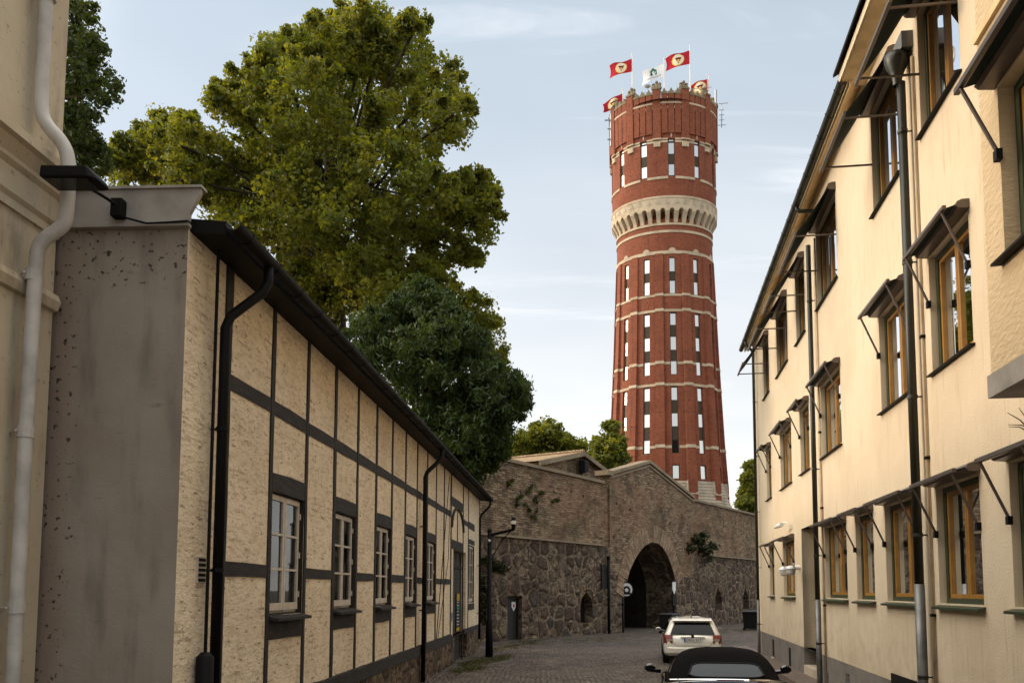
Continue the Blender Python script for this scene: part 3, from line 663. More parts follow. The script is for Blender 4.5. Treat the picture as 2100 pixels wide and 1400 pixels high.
# ================================================================== neighbouring beige house (left edge)
NU=LW.u; xw=at(106,700,P0.y).x
NB=Wall(1180,Vector((xw,P0.y,0)),1)
sN=(Vector((xw,P0.y,0))-NB.O).dot(NB.u)-.01
nb=thing('neighbouring_house','aged beige house with a moulded cornice at the left edge of the street','house',NB.pt(sN,0))
zc=NB.px(40,300)[1]; zc_top=NB.px(40,262)[1]
obj('wall',MB().pbox(NB.pt(-9,-1,-8),NB.u*(sN+9),NB.n*8,Z*(zc+1)),G['beige'],nb,uv=NB.uv)
obj('upper_wall',MB().pbox(NB.pt(-9,zc,-8),NB.u*(sN+9),NB.n*8.015,Z*7),G['beige'],nb,uv=NB.uv)
prof=[(-.02,zc-.62),(.03,zc-.62),(.03,zc-.54),(.06,zc-.50),(.06,zc-.28),(.10,zc-.24),(.10,zc-.20),(.17,zc-.10),(.22,zc-.08),(.22,zc),(.15,zc+.03),(-.02,zc+.10)]
m=MB().loft([[NB.pt(a,z,o) for o,z in prof] for a in (-9,sN+.004)]); obj('cornice',m,G['beige'],nb,uv=NB.uv)
prof=[(-.02,zc-1.35),(.05,zc-1.33),(.08,zc-1.25),(.05,zc-1.18),(-.02,zc-1.16)]
m=MB().loft([[NB.pt(a,z,o) for o,z in prof] for a in (-9,sN+.004)]); obj('string_moulding',m,G['beige'],nb,uv=NB.uv)
obj('roof',MB().pbox(NB.pt(-9.3,zc+7,-8.3),NB.u*(sN+9.6),NB.n*8.6,Z*.3),G['black'],nb)
# dirty white drainpipe that swings out round the cornice
def nn(u,v,o): a,z=NB.px(u,v,o); return NB.pt(a,z,o)
def sm(path,n=3):
    for _ in range(n):
        q=[path[0]]
        for i in range(len(path)-1): q+= [path[i]*.75+path[i+1]*.25, path[i]*.25+path[i+1]*.75]
        path=q+[path[-1]]
    return path
aP=NB.px(62,700,.14)[0]
path=[NB.pt(aP,zc+8,.12),NB.pt(aP,zc+.62,.12),NB.pt(aP,zc+.36,.13),NB.pt(aP,zc+.22,.20),NB.pt(aP+.02,zc+.08,.34),NB.pt(aP+.03,zc-.10,.40),NB.pt(aP+.03,zc-.62,.40),NB.pt(aP+.03,zc-.72,.36),NB.pt(aP,zc-.84,.20),NB.pt(aP,zc-1.02,.14),NB.pt(aP,-.5,.14)]
dp=obj('drainpipe',MB().tube(sm(path,2),.062,14),G['pipe_white'],nb,smooth=True)
for z in (zc+1.5,NB.px(60,560,.14)[1],NB.px(50,885,.14)[1],NB.px(35,1245,.14)[1]): 
    m=MB(); m.tube([NB.pt(aP,z-.05,.14),NB.pt(aP,z+.05,.14)],.071,14); m.tube([NB.pt(aP,z,.0),NB.pt(aP-.1,z,.12)],.01,5); obj('pipe_collar',m,G['pipe_white'],dp)
obj('pipe_collar',MB().tube([path[5]-Z*.06,path[5]-Z*.10],.068,14),G['pipe_white'],dp)
# ================================================================== long cream building (right)
def SR(u,v,o=0): return RW.px(u,v,o)
b0=SR(1549,1000)[0]; b_near=3.0                      # far corner and the end behind the camera's shoulder
CB=thing('cream_building','long three-storey cream rendered building with ochre sashes and tilted awnings','building',RW.pt(b0,0))
def robj(name,mb,mat,parent=CB,**k):
    k.setdefault('uv',RW.uv); return obj(name,mb,mat,parent,**k)
zG0,zG1=SR(1965,1238)[1],SR(1965,985)[1]
zF0,zF1=SR(1907,772)[1],SR(1904,530)[1]
zT0=(SR(1675,628)[1]+SR(1790,436)[1]+SR(1888,313)[1])/3; zT1=zT0+(zF1-zF0)*1.12
z_pl=SR(1600,1308)[1]
ZTOP=SR(1700,326)[1]
# roof edge heights
zE=SR(1625,431,.42)[1]
def span(uL,uR,v): 
    a,b=SR(uL,v)[0],SR(uR,v)[0]; return (min(a,b),max(a,b))
ROWS={'G':[(1578.5,1588,1170,1),(1607,1630,1170,2),(1692,1736.5,1130,2),(1755,1791.5,1110,1),(1816,1888,1110,2),(1923,2013,1110,2),(2075,2175,1100,2)],
      'F':[(1571.5,1581.5,950,1),(1600,1623,920,2),(1641,1660,900,1),(1684,1725,850,2),(1804,1866,720,2),(1908,1994,640,2)],
      'T':[(1565.5,1577,760,1),(1592,1615,700,2),(1632,1651,640,1),(1674,1716,520,2),(1787,1846,310,2),(1885,1971,170,2)]}
ZR={'G':(zG0,zG1),'F':(zF0,zF1),'T':(zT0,zT1)}
holes=[]; WINS=[]
for r in 'GFT':
    for i,(uL,uR,v,n) in enumerate(ROWS[r]):
        a0,a1=span(uL,uR,v); holes.append((a0,a1,*ZR[r])); WINS.append((r,i,a0,a1,*ZR[r],n))
e0,e1=SR(1677.5,1200)[0],SR(1646,1200)[0]; z_ent=SR(1646,1083)[1]
ent=(e0,e1,-1.5,z_ent)
robj('wall',panel(RW,b_near,b0,z_pl,ZTOP+3.5 if False else ZTOP+.3,holes+[(e0,e1,z_pl,z_ent)],0,.20),G['cream'])
m=panel(RW,b_near,b0,-1.5,z_pl,[(e0,e1,-1.5,z_pl)],.012,.6); robj('plinth',m,G['plinth'])
# entrance recess
m=MB(); k=-1.1
m.quad(RW.pt(e1,z_pl,0),RW.pt(e1,z_ent,0),RW.pt(e1,z_ent,k),RW.pt(e1,z_pl,k)); m.quad(RW.pt(e0,-1.5,0),RW.pt(e0,-1.5,k),RW.pt(e0,z_ent,k),RW.pt(e0,z_ent,0)); m.quad(RW.pt(e0,z_ent,0),RW.pt(e0,z_ent,k),RW.pt(e1,z_ent,k),RW.pt(e1,z_ent,0))
robj('entrance_recess',m,G['coarse'])
robj('entrance_plinth',MB().wbox(RW,e1-.004,e1+.1,-1.5,z_pl,k,-.004),G['plinth'])
robj('entrance_door',MB().wbox(RW,e0,e1,-.8,z_ent,k-.06,k),G['green'])
robj('entrance_step',MB().wbox(RW,e0+.005,e1-.005,-.8,gz(18)+.28,k,.02),G['step'])
lb=(SR(1661,1270,0)[1]); o_=-.45
robj('letter_box',MB().wbox(RW,e1-.06,e1-.003,lb-.09,lb+.10,o_-.22,o_+.12),G['black'],label='black letter box in the entrance recess')
robj('intercom',MB().wbox(RW,e1-.035,e1-.003,lb-.62,lb-.30,-.95,-.75),G['steel'])
# end and back walls, floor slabs hidden inside
RD=11.0
m=MB(); m.quad(RW.pt(b0,-1.5,0),RW.pt(b0,-1.5,-RD),RW.pt(b0,ZTOP+.3,-RD),RW.pt(b0,ZTOP+.3,0)); m.quad(RW.pt(b_near,-1.5,-RD),RW.pt(b0,-1.5,-RD),RW.pt(b0,ZTOP+.3,-RD),RW.pt(b_near,ZTOP+.3,-RD)); m.quad(RW.pt(b_near,-1.5,0),RW.pt(b_near,-1.5,-RD),RW.pt(b_near,ZTOP+.3,-RD),RW.pt(b_near,ZTOP+.3,0))
robj('end_wall',m,G['cream'])
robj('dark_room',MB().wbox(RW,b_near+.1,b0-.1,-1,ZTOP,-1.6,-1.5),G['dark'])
# eaves: main roof (far part) and raised roof (near part)
aR=SR(1776,115)[0]                                   # where the raised part starts
zS=ZTOP                                                # soffit line on the wall
oE=.30
zE2=SR(1752,56,.50)[1]; zS2=zE2-.02
m=MB()
sec=lambda a:[RW.pt(a,zS,-.05),RW.pt(a,zE-.12,oE-.02),RW.pt(a,zE+.02,oE-.02),RW.pt(a,zS+.30,-.05)]
m.loft([sec(aR),sec(b0+.12)]); robj('eaves_soffit',m,G['soffit'])
m=MB(); sec=lambda a:[RW.pt(a,zE+.025,oE+.02),RW.pt(a,zE+.07,oE+.02),RW.pt(a,zE+4.6,-5.5),RW.pt(a,zE+4.5,-5.5)]
m.loft([sec(aR),sec(b0+.15)]); sec=lambda a:[RW.pt(a,zE+.025,-11-oE),RW.pt(a,zE+.07,-11-oE),RW.pt(a,zE+4.6,-5.5),RW.pt(a,zE+4.5,-5.5)]
m.loft([sec(aR),sec(b0+.15)]); robj('roof',m,G['black'])
m=MB().poly([RW.pt(b0,ZTOP,0),RW.pt(b0,zE+4.5,-5.5),RW.pt(b0,ZTOP,-11)]); robj('gable_wall',m,G['cream'])
gutter_path(RW,aR+.05,b0+.15,zE,oE+.09,.085,'gutter',CB,G['pipe_green'])
robj('gutter_end_panel',MB().prism([RW.pt(aR+.02,zE+.02,oE+.02),RW.pt(aR+.02,zE-.08,.0),RW.pt(aR+.02,zE2-.12,0),RW.pt(aR+.02,zE+.42,oE+.02)],RW.u*.03),G['olive'])
# raised near part: wall band, soffit, roof edge
robj('upper_wall',MB().wbox(RW,b_near,aR,ZTOP+.3,zE2+.1,-.3,.0),G['cream'])
robj('wall_moulding',MB().wbox(RW,b_near,aR-.01,zS-.03,zS+.03,.0,.03),G['cream'])
m=MB(); sec=lambda a:[RW.pt(a,zS2-.14,-.05),RW.pt(a,zE2-.08,.40),RW.pt(a,zE2+.05,.40),RW.pt(a,zE2+.1,-.05)]
m.loft([sec(b_near),sec(aR+.12)]); robj('upper_soffit',m,G['soffit'])
robj('upper_fascia',MB().wbox(RW,b_near,aR+.15,zE2-.07,zE2+.08,.402,.44),G['cream'])
m=MB(); sec=lambda a:[RW.pt(a,zE2+.085,.52),RW.pt(a,zE2+.14,.52),RW.pt(a,zE2+3.6,-5.5),RW.pt(a,zE2+3.5,-5.5)]
m.loft([sec(b_near),sec(aR+.2)]); sec=lambda a:[RW.pt(a,zE2+.085,-11.7),RW.pt(a,zE2+.14,-11.7),RW.pt(a,zE2+3.6,-5.5),RW.pt(a,zE2+3.5,-5.5)]
m.loft([sec(b_near),sec(aR+.2)]); robj('upper_roof',m,G['black'])
# windows
def cream_window(r,i,a0,a1,z0,z1,n):
    o=-.09
    fr=robj('window',panel(RW,a0,a1,z0,z1,[(a0+.08,a1-.08,z0+.07,z1-.07)],o,.09),G['green'])
    c0,c1=a0+.07,a1-.07; w=(c1-c0)/n
    for q in range(n):
        s0,s1=c0+q*w+.004,c0+(q+1)*w-.004; st=.058
        robj('sash',panel(RW,s0,s1,z0+.065,z1-.065,[(s0+st,s1-st,z0+.065+st,z1-.065-st)],o-.02,.05),G['ochre'],fr)
        robj('pane',MB().quad(RW.pt(s0+st,z0+.12,o-.05),RW.pt(s1-st,z0+.12,o-.05),RW.pt(s1-st,z1-.12,o-.05),RW.pt(s0+st,z1-.12,o-.05)),G['glass'],fr)
    rr=random.Random(r+str(i))
    for (f0,f1) in ((0,rr.uniform(.22,.42)),(1-rr.uniform(.15,.42),1)):
        m=MB(); k=16; x0,x1=c0+(c1-c0)*f0,c0+(c1-c0)*f1; ph=rr.uniform(0,6)
        pts=[RW.pt(x0+(x1-x0)*j/k,0,o-.20+.035*math.sin(j*1.7+ph)) for j in range(k+1)]
        for j in range(k): m.quad(pts[j]+Z*(z0+.04),pts[j+1]+Z*(z0+.04),pts[j+1]+Z*z1,pts[j]+Z*z1)
        robj('curtain',m,G['curtain'],fr)
    if r=='G': prof=[(z0-.075,.10),(z0-.045,.10),(z0+.015,-.13),(z0-.03,-.13)]
    else: prof=[(z0-.03,.07),(z0-.012,.07),(z0+.012,-.13),(z0-.02,-.13)]
    robj('sill',MB().loft([[RW.pt(x,z,oo) for z,oo in prof] for x in (a0-.05,a1+.05)]),G['green'] if r=='G' else G['black'],fr)
FLOOR={'G':'ground','F':'first','T':'top'}; ORDN=['farthest','second','third','fourth','fifth','sixth','seventh']
def awning_low(r,i,a0,a1,z0,z1,label):
    w=thing('awning',label,'awning',RW.pt((a0+a1)/2,z1,0),'rolled up awnings on the two lower floors')
    h=z1-z0; zb=z1+.05; ob=.30; e=.06
    sec=[(0.0,z1+.02),(.13,z1+.03),(.16,z1+.06),(.14,z1+.11),(.08,z1+.135),(0.0,z1+.135)]
    obj('cassette',MB().loft([[RW.pt(x,z,o) for o,z in sec] for x in (a0-e,a1+e)]),G['awn'],w)
    fb=MB().loft([[RW.pt(x,zb+.03,.10),RW.pt(x,zb-.02,ob-.02),RW.pt(x,zb-.012,ob-.02),RW.pt(x,zb+.04,.12)] for x in (a0-e+.03,a1+e-.03)])
    obj('cloth',fb,G['fabric'],w)
    obj('front_bar',MB().wbox(RW,a0-e-.02,a1+e+.02,zb-.045,zb+.01,ob-.03,ob+.02),G['awn'],w,bevel=.008)
    zp=z0+h*.60
    for x in (a0+.02,a1-.02):
        obj('arm',MB().tube([RW.pt(x,zp,.02),RW.pt(x,zb-.03,ob)],.017,8),G['steel'] if False else G['awn'],w)
    for x in (a0-.02,a1-.05): obj('arm_pivot',MB().wbox(RW,x,x+.07,zp-.05,zp+.04,0,.05),G['black'],w)
    return w
def awning_top(r,i,a0,a1,z0,z1,label):
    w=thing('awning',label,'awning',RW.pt((a0+a1)/2,z1,0),'half open awnings on the top floor')
    h=z1-z0; e=.08; zb=z0+h*.50; ob=.82; zp=z0+h*.50
    sec=[(0.0,z1+.0),(.13,z1+.01),(.17,z1+.06),(.15,z1+.13),(.08,z1+.16),(0.0,z1+.16)]
    obj('cassette',MB().loft([[RW.pt(x,z,o) for o,z in sec] for x in (a0-e,a1+e)]),G['awn'],w)
    m=MB(); k=6; secs=[]
    for j in range(k+1):
        t=j/k; sag=-.05*math.sin(math.pi*t); z=z1+.06+(zb-z1-.06)*t+sag; o=.15+(ob-.15)*t
        secs.append([RW.pt(a0-e+.04,z,o),RW.pt(a1+e-.04,z,o),RW.pt(a1+e-.04,z+.008,o+.006),RW.pt(a0-e+.04,z+.008,o+.006)])
    obj('cloth',m.loft(secs),G['fabric'],w)
    obj('front_bar',MB().wbox(RW,a0-e-.05,a1+e+.05,zb-.03,zb+.03,ob-.02,ob+.025),G['awn'],w,bevel=.008)
    for x in (a0+.02,a1-.02): obj('arm',MB().tube([RW.pt(x,zp,.0),RW.pt(x,zb,ob)],.018,8),G['awn'],w)
    return w
LAB={('G',0):'small rolled awning over the narrow ground floor window nearest the far corner',
 ('G',1):'rolled awning over the ground floor window just beyond the entrance, with a bird spike above',
 ('G',2):'rolled awning over the ground floor window right beside the middle drainpipe',
 ('G',3):'rolled awning over the single-sash ground floor window between two wider ones',
 ('G',4):'rolled awning over the wide ground floor window partly behind the long drainpipe',
 ('G',5):'rolled awning over the large ground floor window just right of the long drainpipe',
 ('G',6):'rolled awning with dry twigs on it over the nearest ground floor window below the bay',
 ('F',0):'small rolled awning over the narrow first floor window nearest the far corner',
 ('F',1):'rolled awning over the two-sash first floor window second from the far corner',
 ('F',2):'rolled awning over the narrow first floor window beyond the middle drainpipe',
 ('F',3):'rolled awning over the first floor window just right of the middle drainpipe',
 ('F',4):'rolled awning over the first floor window whose side hides behind the long drainpipe',
 ('F',5):'rolled awning over the first floor window between the long drainpipe and the bay',
 ('T',0):'dark awning at the far corner that juts past the end of the building',
 ('T',1):'dark half open awning over the two-sash top floor window second from the far corner',
 ('T',2):'dark half open awning over the narrow top floor window beyond the middle drainpipe',
 ('T',3):'dark half open awning over the top floor window above the head of the middle drainpipe',
 ('T',4):'dark half open awning behind the long drainpipe, below its funnel head',
 ('T',5):'dark half open awning over the top floor window just right of the long drainpipe'}
for wn_ in WINS:
    cream_window(*wn_); r,i=wn_[:2]
    (awning_top if r=='T' else awning_low)(*wn_[:6],LAB[(r,i)])
tw=WINS[6]; m=MB()
for k in range(7):
    a=tw[2]+.25+random.uniform(-.3,.4); p=RW.pt(a,tw[5]+.18,.08); q=p+Vector((random.uniform(-.3,.1),random.uniform(-.25,.25),random.uniform(.1,.3)))
    m.tube([p,(p+q)/2+Vector((0,0,.03)),q],[.008,.006,.003],5)
tag(obj('twigs',m,G['bark']),'bare dry twigs caught on the ground floor awning below the bay','twig')
# drainpipes with lighter feet, and the thin conduits beside them
def rpipe(u,v,vtop,vsl,r,hop=False,elbow=False,name='drainpipe'):
    o=.13; a=SR(u,v,o)[0]; zt=SR(u,vtop,o)[1]; zs=SR(u,vsl,o)[1]
    if elbow:
        path=[RW.pt(a+.0,zE-.05,oE+.09),RW.pt(a,zE-.20,oE+.07),RW.pt(a,zE-.40,o+.06),RW.pt(a,zE-.52,o),RW.pt(a,zs,o)]
    else: path=[RW.pt(a,zt,o),RW.pt(a,zs,o)]
    p=robj(name,MB().tube(path,r,14),G['pipe_green'],smooth=True)
    robj('pipe_foot',MB().tube([RW.pt(a,zs+.02,o),RW.pt(a,-.8,o)],r*1.12,14),G['grey_metal'],p,smooth=True)
    if hop:
        m=MB().lathe([(r,-.40),(r*1.15,-.30),(r*1.7,-.20),(r*2.5,-.10),(r*2.75,-.02),(r*2.75,.05),(r*2.5,.05)],RW.pt(a,zt+.36,o+.05),16); robj('funnel_head',m,G['pipe_green'],p,smooth=True)
        robj('outlet',MB().wbox(RW,a-.2,a+.2,zt+.42,zt+.66,.0,.16),G['grey_metal'],p)
    z=.9
    while z<path[0].z-.6: m=MB(); m.tube([RW.pt(a,z-.025,o),RW.pt(a,z+.025,o)],r*1.15,14); m.tube([RW.pt(a,z,0),RW.pt(a,z,o)],.012,5); z+=1.95; robj('pipe_clip',m,G['pipe_green'],p)
    return a
aP1=rpipe(1550,1000,725,1230,.048,elbow=True); aP2=rpipe(1668,900,480,1230,.055); aP3=rpipe(1867,700,130,1200,.062,hop=True)
for a,zt in ((aP2-.22,SR(1672,490)[1]),(aP3-.20,SR(1872,120)[1])): robj('conduit',MB().tube([RW.pt(a,-.8,.03),RW.pt(a,zt,.03)],.022,8),G['pipe_cream'],smooth=True)
for a in (aP2-.22,aP3-.20):
    for z in (1.75,3.9,5.6): robj('conduit_clip',MB().wbox(RW,a-.04,a+.04,z-.02,z+.02,0,.06),G['black'])
# gutter branch pipe on the eaves
a=SR(1632,440,.4)[0]; robj('gutter_branch',MB().tube(sm([RW.pt(a,zE-.04,oE+.09),RW.pt(a,zE-.18,oE+.05),RW.pt(a-.05,zE-.2,.2),RW.pt(a-.05,zE-.22,.0)],2),.045,10),G['pipe_green'],smooth=True)
# plinth openings
for u,v in ((1587,1326),(1621,1345)):
    a,z=SR(u,v); q=robj('cellar_vent',MB().wbox(RW,a-.17,a+.17,z-.30,z+.24,.0125,.016),G['dark']); robj('vent_sill',MB().wbox(RW,a-.19,a+.15,z-.36,z-.30,.012,.07),G['step'],q)
for u,v in ((1698,1388),(1740,1392)):
    a,z=SR(u,v); m=MB(); 
    for k in range(4): m.wbox(RW,a-.14,a+.14,z-.16+k*.08,z-.12+k*.08,.0125,.03)
    robj('vent_slats',m,G['grey_metal'])
a,z=SR(1850,1388); robj('cellar_window',MB().wbox(RW,a-.9,a+.5,z-.7,z+.02,.0125,.03),G['dark'])
# twin white lamps on an arm by the entrance
a,z=SR(1641,1163); wl=thing('wall_lamp','white twin-globe wall lamp beside the entrance recess','lamp',RW.pt(a,z,0))
obj('mount',MB().tube([RW.pt(a,z,0),RW.pt(a,z,.12)],.06,12),G['signwhite'],wl); obj('arm',MB().tube([RW.pt(a+.75,z+.02,.34),RW.pt(a+.2,z+.03,.2),RW.pt(a,z,.12),RW.pt(a-.2,z+.03,.2),RW.pt(a-1.0,z+.08,.34)],.018,8),G['signwhite'],wl)
for x in (a+.72,a-.42):
    c=RW.pt(x,z-.06,.3); obj('shade',MB().lathe([(.02,.10),(.09,.09),(.13,.03),(.135,0),(.12,0)],c,14),G['signwhite'],wl,smooth=True); obj('globe',MB().lathe([(.115,0),(.11,-.08),(.07,-.14),(.0,-.15)],c,14),G['lampglass'],wl,smooth=True)
# small white gull-like ornament / camera bracket above the second ground floor awning
a,z=SR(1622,1078); cm=thing('security_camera','small pale security camera on a curved bracket above the entrance-side awning','camera',RW.pt(a,z,0))
obj('bracket',MB().tube(sm([RW.pt(a-.25,z-.1,.02),RW.pt(a-.25,z+.06,.1),RW.pt(a-.1,z+.10,.22),RW.pt(a+.05,z+.03,.3)],2),.02,8),G['signwhite'],cm,smooth=True)
obj('camera_body',MB().tube([RW.pt(a-.1,z+.03,.26),RW.pt(a+.1,z+.02,.32),RW.pt(a+.35,z-.01,.38)],[.06,.06,.035],10),G['signwhite'],cm)
# projecting bay at the right picture edge
ob_=.9; ba=SR(2030,700,ob_)[0]; zb0=SR(2031,818,ob_)[1]; zb1=SR(2030,772,ob_)[1]
bw1=SR(2052,330,ob_)[0]; wz0=SR(2045,545,ob_)[1]; wz1=SR(2056,165,ob_)[1]; bw0=bw1-2.2
bay=robj('bay',panel(RW,b_near,ba,zb1,zE2-.2,[(bw0,bw1,wz0,wz1)],ob_,.2,None),G['coarse'])
m=MB(); m.quad(RW.pt(ba,zb0,0),RW.pt(ba,zb0,ob_),RW.pt(ba,zE2-.2,ob_),RW.pt(ba,zE2-.2,0)); robj('bay_side',m,G['coarse'],bay)
robj('bay_base',MB().wbox(RW,b_near,ba+.03,zb0,zb1,.005,ob_+.025),G['fascia'],bay)
robj('bay_moulding',MB().wbox(RW,b_near,ba-.02,wz1+.62,wz1+.70,ob_,ob_+.035),G['soffit'],bay)
o=ob_-.13
robj('bay_window',panel(RW,bw0,bw1,wz0,wz1,[(bw0+.08,bw1-.08,wz0+.07,wz1-.07)],o,.09),G['green'],bay)
for q in range(2):
    s0=bw0+.07+q*(bw1-bw0-.14)/2; s1=s0+(bw1-bw0-.14)/2
    robj('bay_sash',panel(RW,s0,s1,wz0+.065,wz1-.065,[(s0+.06,s1-.06,wz0+.125,wz1-.125)],o-.02,.05),G['ochre'],bay)
    robj('bay_pane',MB().quad(RW.pt(s0+.05,wz0+.12,o-.05),RW.pt(s1-.05,wz0+.12,o-.05),RW.pt(s1-.05,wz1-.12,o-.05),RW.pt(s0+.05,wz1-.12,o-.05)),G['glass'],bay)
m=MB(); k=30; pts=[RW.pt(bw0+.1+(bw1-bw0-.2)*j/k,0,o-.2+.03*math.sin(j*1.6)) for j in range(k+1)]
for j in range(k): m.quad(pts[j]+Z*(wz0+.05),pts[j+1]+Z*(wz0+.05),pts[j+1]+Z*wz1,pts[j]+Z*wz1)
robj('bay_curtain',m,G['curtain'],bay)
robj('bay_sill',MB().loft([[RW.pt(x,z,oo) for z,oo in [(wz0-.04,ob_+.09),(wz0-.02,ob_+.09),(wz0+.012,o),(wz0-.03,o)]] for x in (bw0-.06,bw1+.07)]),G['black'],bay)
class _S:   # awning of the bay hangs from the bay's own face
    pass
RB=Wall.__new__(Wall); RB.u=RW.u; RB.n=RW.n; RB.O=RW.O+RW.n*ob_
_keep=RW; RW=RB
awning_low('B',0,bw0,bw1,wz0,wz1,'large rolled awning on the projecting bay, the highest rolled one'); RW=_keep
# ================================================================== fortress wall with gate
def SS(u,v,o=0): return SW.px(u,v,o)
def interp(pts,x):
    if x<=pts[0][0]: return pts[0][1]
    for (a,b),(c,d) in zip(pts,pts[1:]):
        if x<=c: return b+(d-b)*(x-a)/(c-a)
    return pts[-1][1]
FW=thing('fortress_wall','old stone fortress wall with a pointed gateway, brick courses above and boulders below','wall',SW.pt(SS(1050,1300)[0],-.4))
def sobj(name,mb,mat,parent=FW,**k):
    k.setdefault('uv',SW.uv); return obj(name,mb,mat,parent,**k)
sL=SS(880,1000)[0]; sR=SS(1620,1200)[0]
g0=SS(1247,1100)[0]; g1=SS(1420,1100)[0]               # gate section
z_str=SS(1120,1109)[1]
topL=[(sL,SS(1030,945)[1]),(SS(1030,945)[0],SS(1030,945)[1]),(SS(1232,990)[0],SS(1232,990)[1])]
zl=(topL[1][1]+topL[2][1])/2
apex=SS(1327,950); eL=SS(1240,972); eR=SS(1410,1021)
zR_=SS(1480,1041)[1]
niche=[]
for (uL,uR,vt,vb,um) in ((1187,1212,1212,1277,0),(1464,1478,1206,1251,0),(1521,1533,1208,1248,0)):
    niche.append((SS(uL,(vt+vb)/2)[0],SS(uR,(vt+vb)/2)[0],SS((uL+uR)/2,vb)[1],SS((uL+uR)/2,vt)[1]))
dA,dB=SS(1037,1265)[0],SS(1067,1265)[0]; dT=SS(1050,1221)[1]
low=panel(SW,sL,g0,-3,z_str,[niche[0],(dA,dB,-3,dT)],.10,.55)
panel(SW,g1,sR,-3,z_str,niche[1:],.10,.55,low)
def curved(mb,a0,a1,z0f,z1f,o,step=.3):
    n=max(1,int((a1-a0)/step))
    for i in range(n):
        x,y=a0+(a1-a0)*i/n,a0+(a1-a0)*(i+1)/n
        mb.quad(SW.pt(x,z0f(x),o),SW.pt(y,z0f(y),o),SW.pt(y,z1f(y),o),SW.pt(x,z1f(x),o))
    return mb
sobj('boulder_base',low,G['boulder'])
# pointed heads of the niches and dark backs
for a,b,z0,z1 in niche:
    w=b-a; h=w*.55; m=MB()
    for s in (0,1):
        x=a if s==0 else b; d=1 if s==0 else -1
        m.prism([SW.pt(x,z1-h,.098),SW.pt(x+d*w*.12,z1-h*.5,.098),SW.pt(x+d*w*.5,z1,.098),SW.pt(x,z1,.098)],SW.n*-.5)
    sobj('niche_head',m,G['boulder'])
for a,b,z0,z1 in niche: sobj('niche_back',MB().quad(SW.pt(a,z0,-.42),SW.pt(b,z0,-.42),SW.pt(b,z1,-.42),SW.pt(a,z1,-.42)),G['dark'])
for a,b,z0,z1 in niche:
    m=MB()
    for k in range(9):
        t=k/8; an=math.pi*(1-t); cx=(a+b)/2; r=(b-a)/2+.12
        p=SW.pt(cx+math.cos(an)*r,z1-.45+math.sin(an)*.62,.11); m.pbox(p-SW.u*.09-Z*.05,SW.u*.2,SW.n*.05,Z*.2)
    sobj('niche_arch_bricks',m,G['wbrick'])
up=panel(SW,sL,g0,z_str,zl-.02,[],.0); panel(SW,g1,sR,z_str,zR_-.02,[],.0,0,up)
sobj('upper_courses',up,G['wbrick'])
# gate section: full height face with the arch cut out, gabled top
arch_px=[(1278.5,1302),(1278.5,1265),(1279.5,1225),(1284,1192),(1291,1168),(1300,1148),(1311,1130),(1322,1118),(1335,1111.5),(1348,1114),(1358,1122),(1367,1137),(1375,1156),(1381,1176),(1385.5,1200),(1387,1235),(1387.5,1297)]
AP=[SS(u,v,.12) for u,v in arch_px]; AP[0]=(AP[0][0],-3.0); AP[-1]=(AP[-1][0],-3.0)
AP=[(a,z) for a,z in AP]
aL,aR_=AP[2][0],AP[-3][0]
for i in (0,1): AP[i]=(aL,AP[i][1])
for i in (-1,-2): AP[i]=(aR_,AP[i][1])
ap_mid=AP[2:-2]
gtop=lambda x: interp([(g0,eL[1]),(apex[0],apex[1]),(g1,eR[1])],x)
gate=MB(); og=.12
curved(gate,g0,aL,lambda x:-3,gtop,og); curved(gate,aR_,g1,lambda x:-3,gtop,og)
xs=[p[0] for p in ap_mid]
for i in range(len(xs)-1):
    if xs[i+1]>xs[i]: curved(gate,xs[i],xs[i+1],lambda x:interp(ap_mid,x),gtop,og,.4)
# split the gate face by height: bricks above, boulders at the foot
def split(mb,zcut):
    A,B=MB(),MB()
    for f in mb.f:
        vs=[mb.v[i] for i in f]
        for keep,dst in ((1,A),(-1,B)):
            out=[]
            for i in range(len(vs)):
                p,q=vs[i],vs[(i+1)%len(vs)]; dp,dq=(p.z-zcut)*keep,(q.z-zcut)*keep
                if dp>=0: out.append(p)
                if dp*dq<0: out.append(p+(q-p)*(dp/(dp-dq)))
            if len(out)>2: dst.poly(out)
    return A,B
zsplit=SS(1330,1180)[1]; ga,gb=split(gate,zsplit)
for x in (g0,g1): ga.quad(SW.pt(x,zsplit,og),SW.pt(x,zsplit,-.5),SW.pt(x,gtop(x),-.5),SW.pt(x,gtop(x),og)); gb.quad(SW.pt(x,-3,og),SW.pt(x,-3,-.5),SW.pt(x,zsplit,-.5),SW.pt(x,zsplit,og))
sobj('gate_face',ga,G['wbrick']); sobj('gate_foot',gb,G['boulder'])
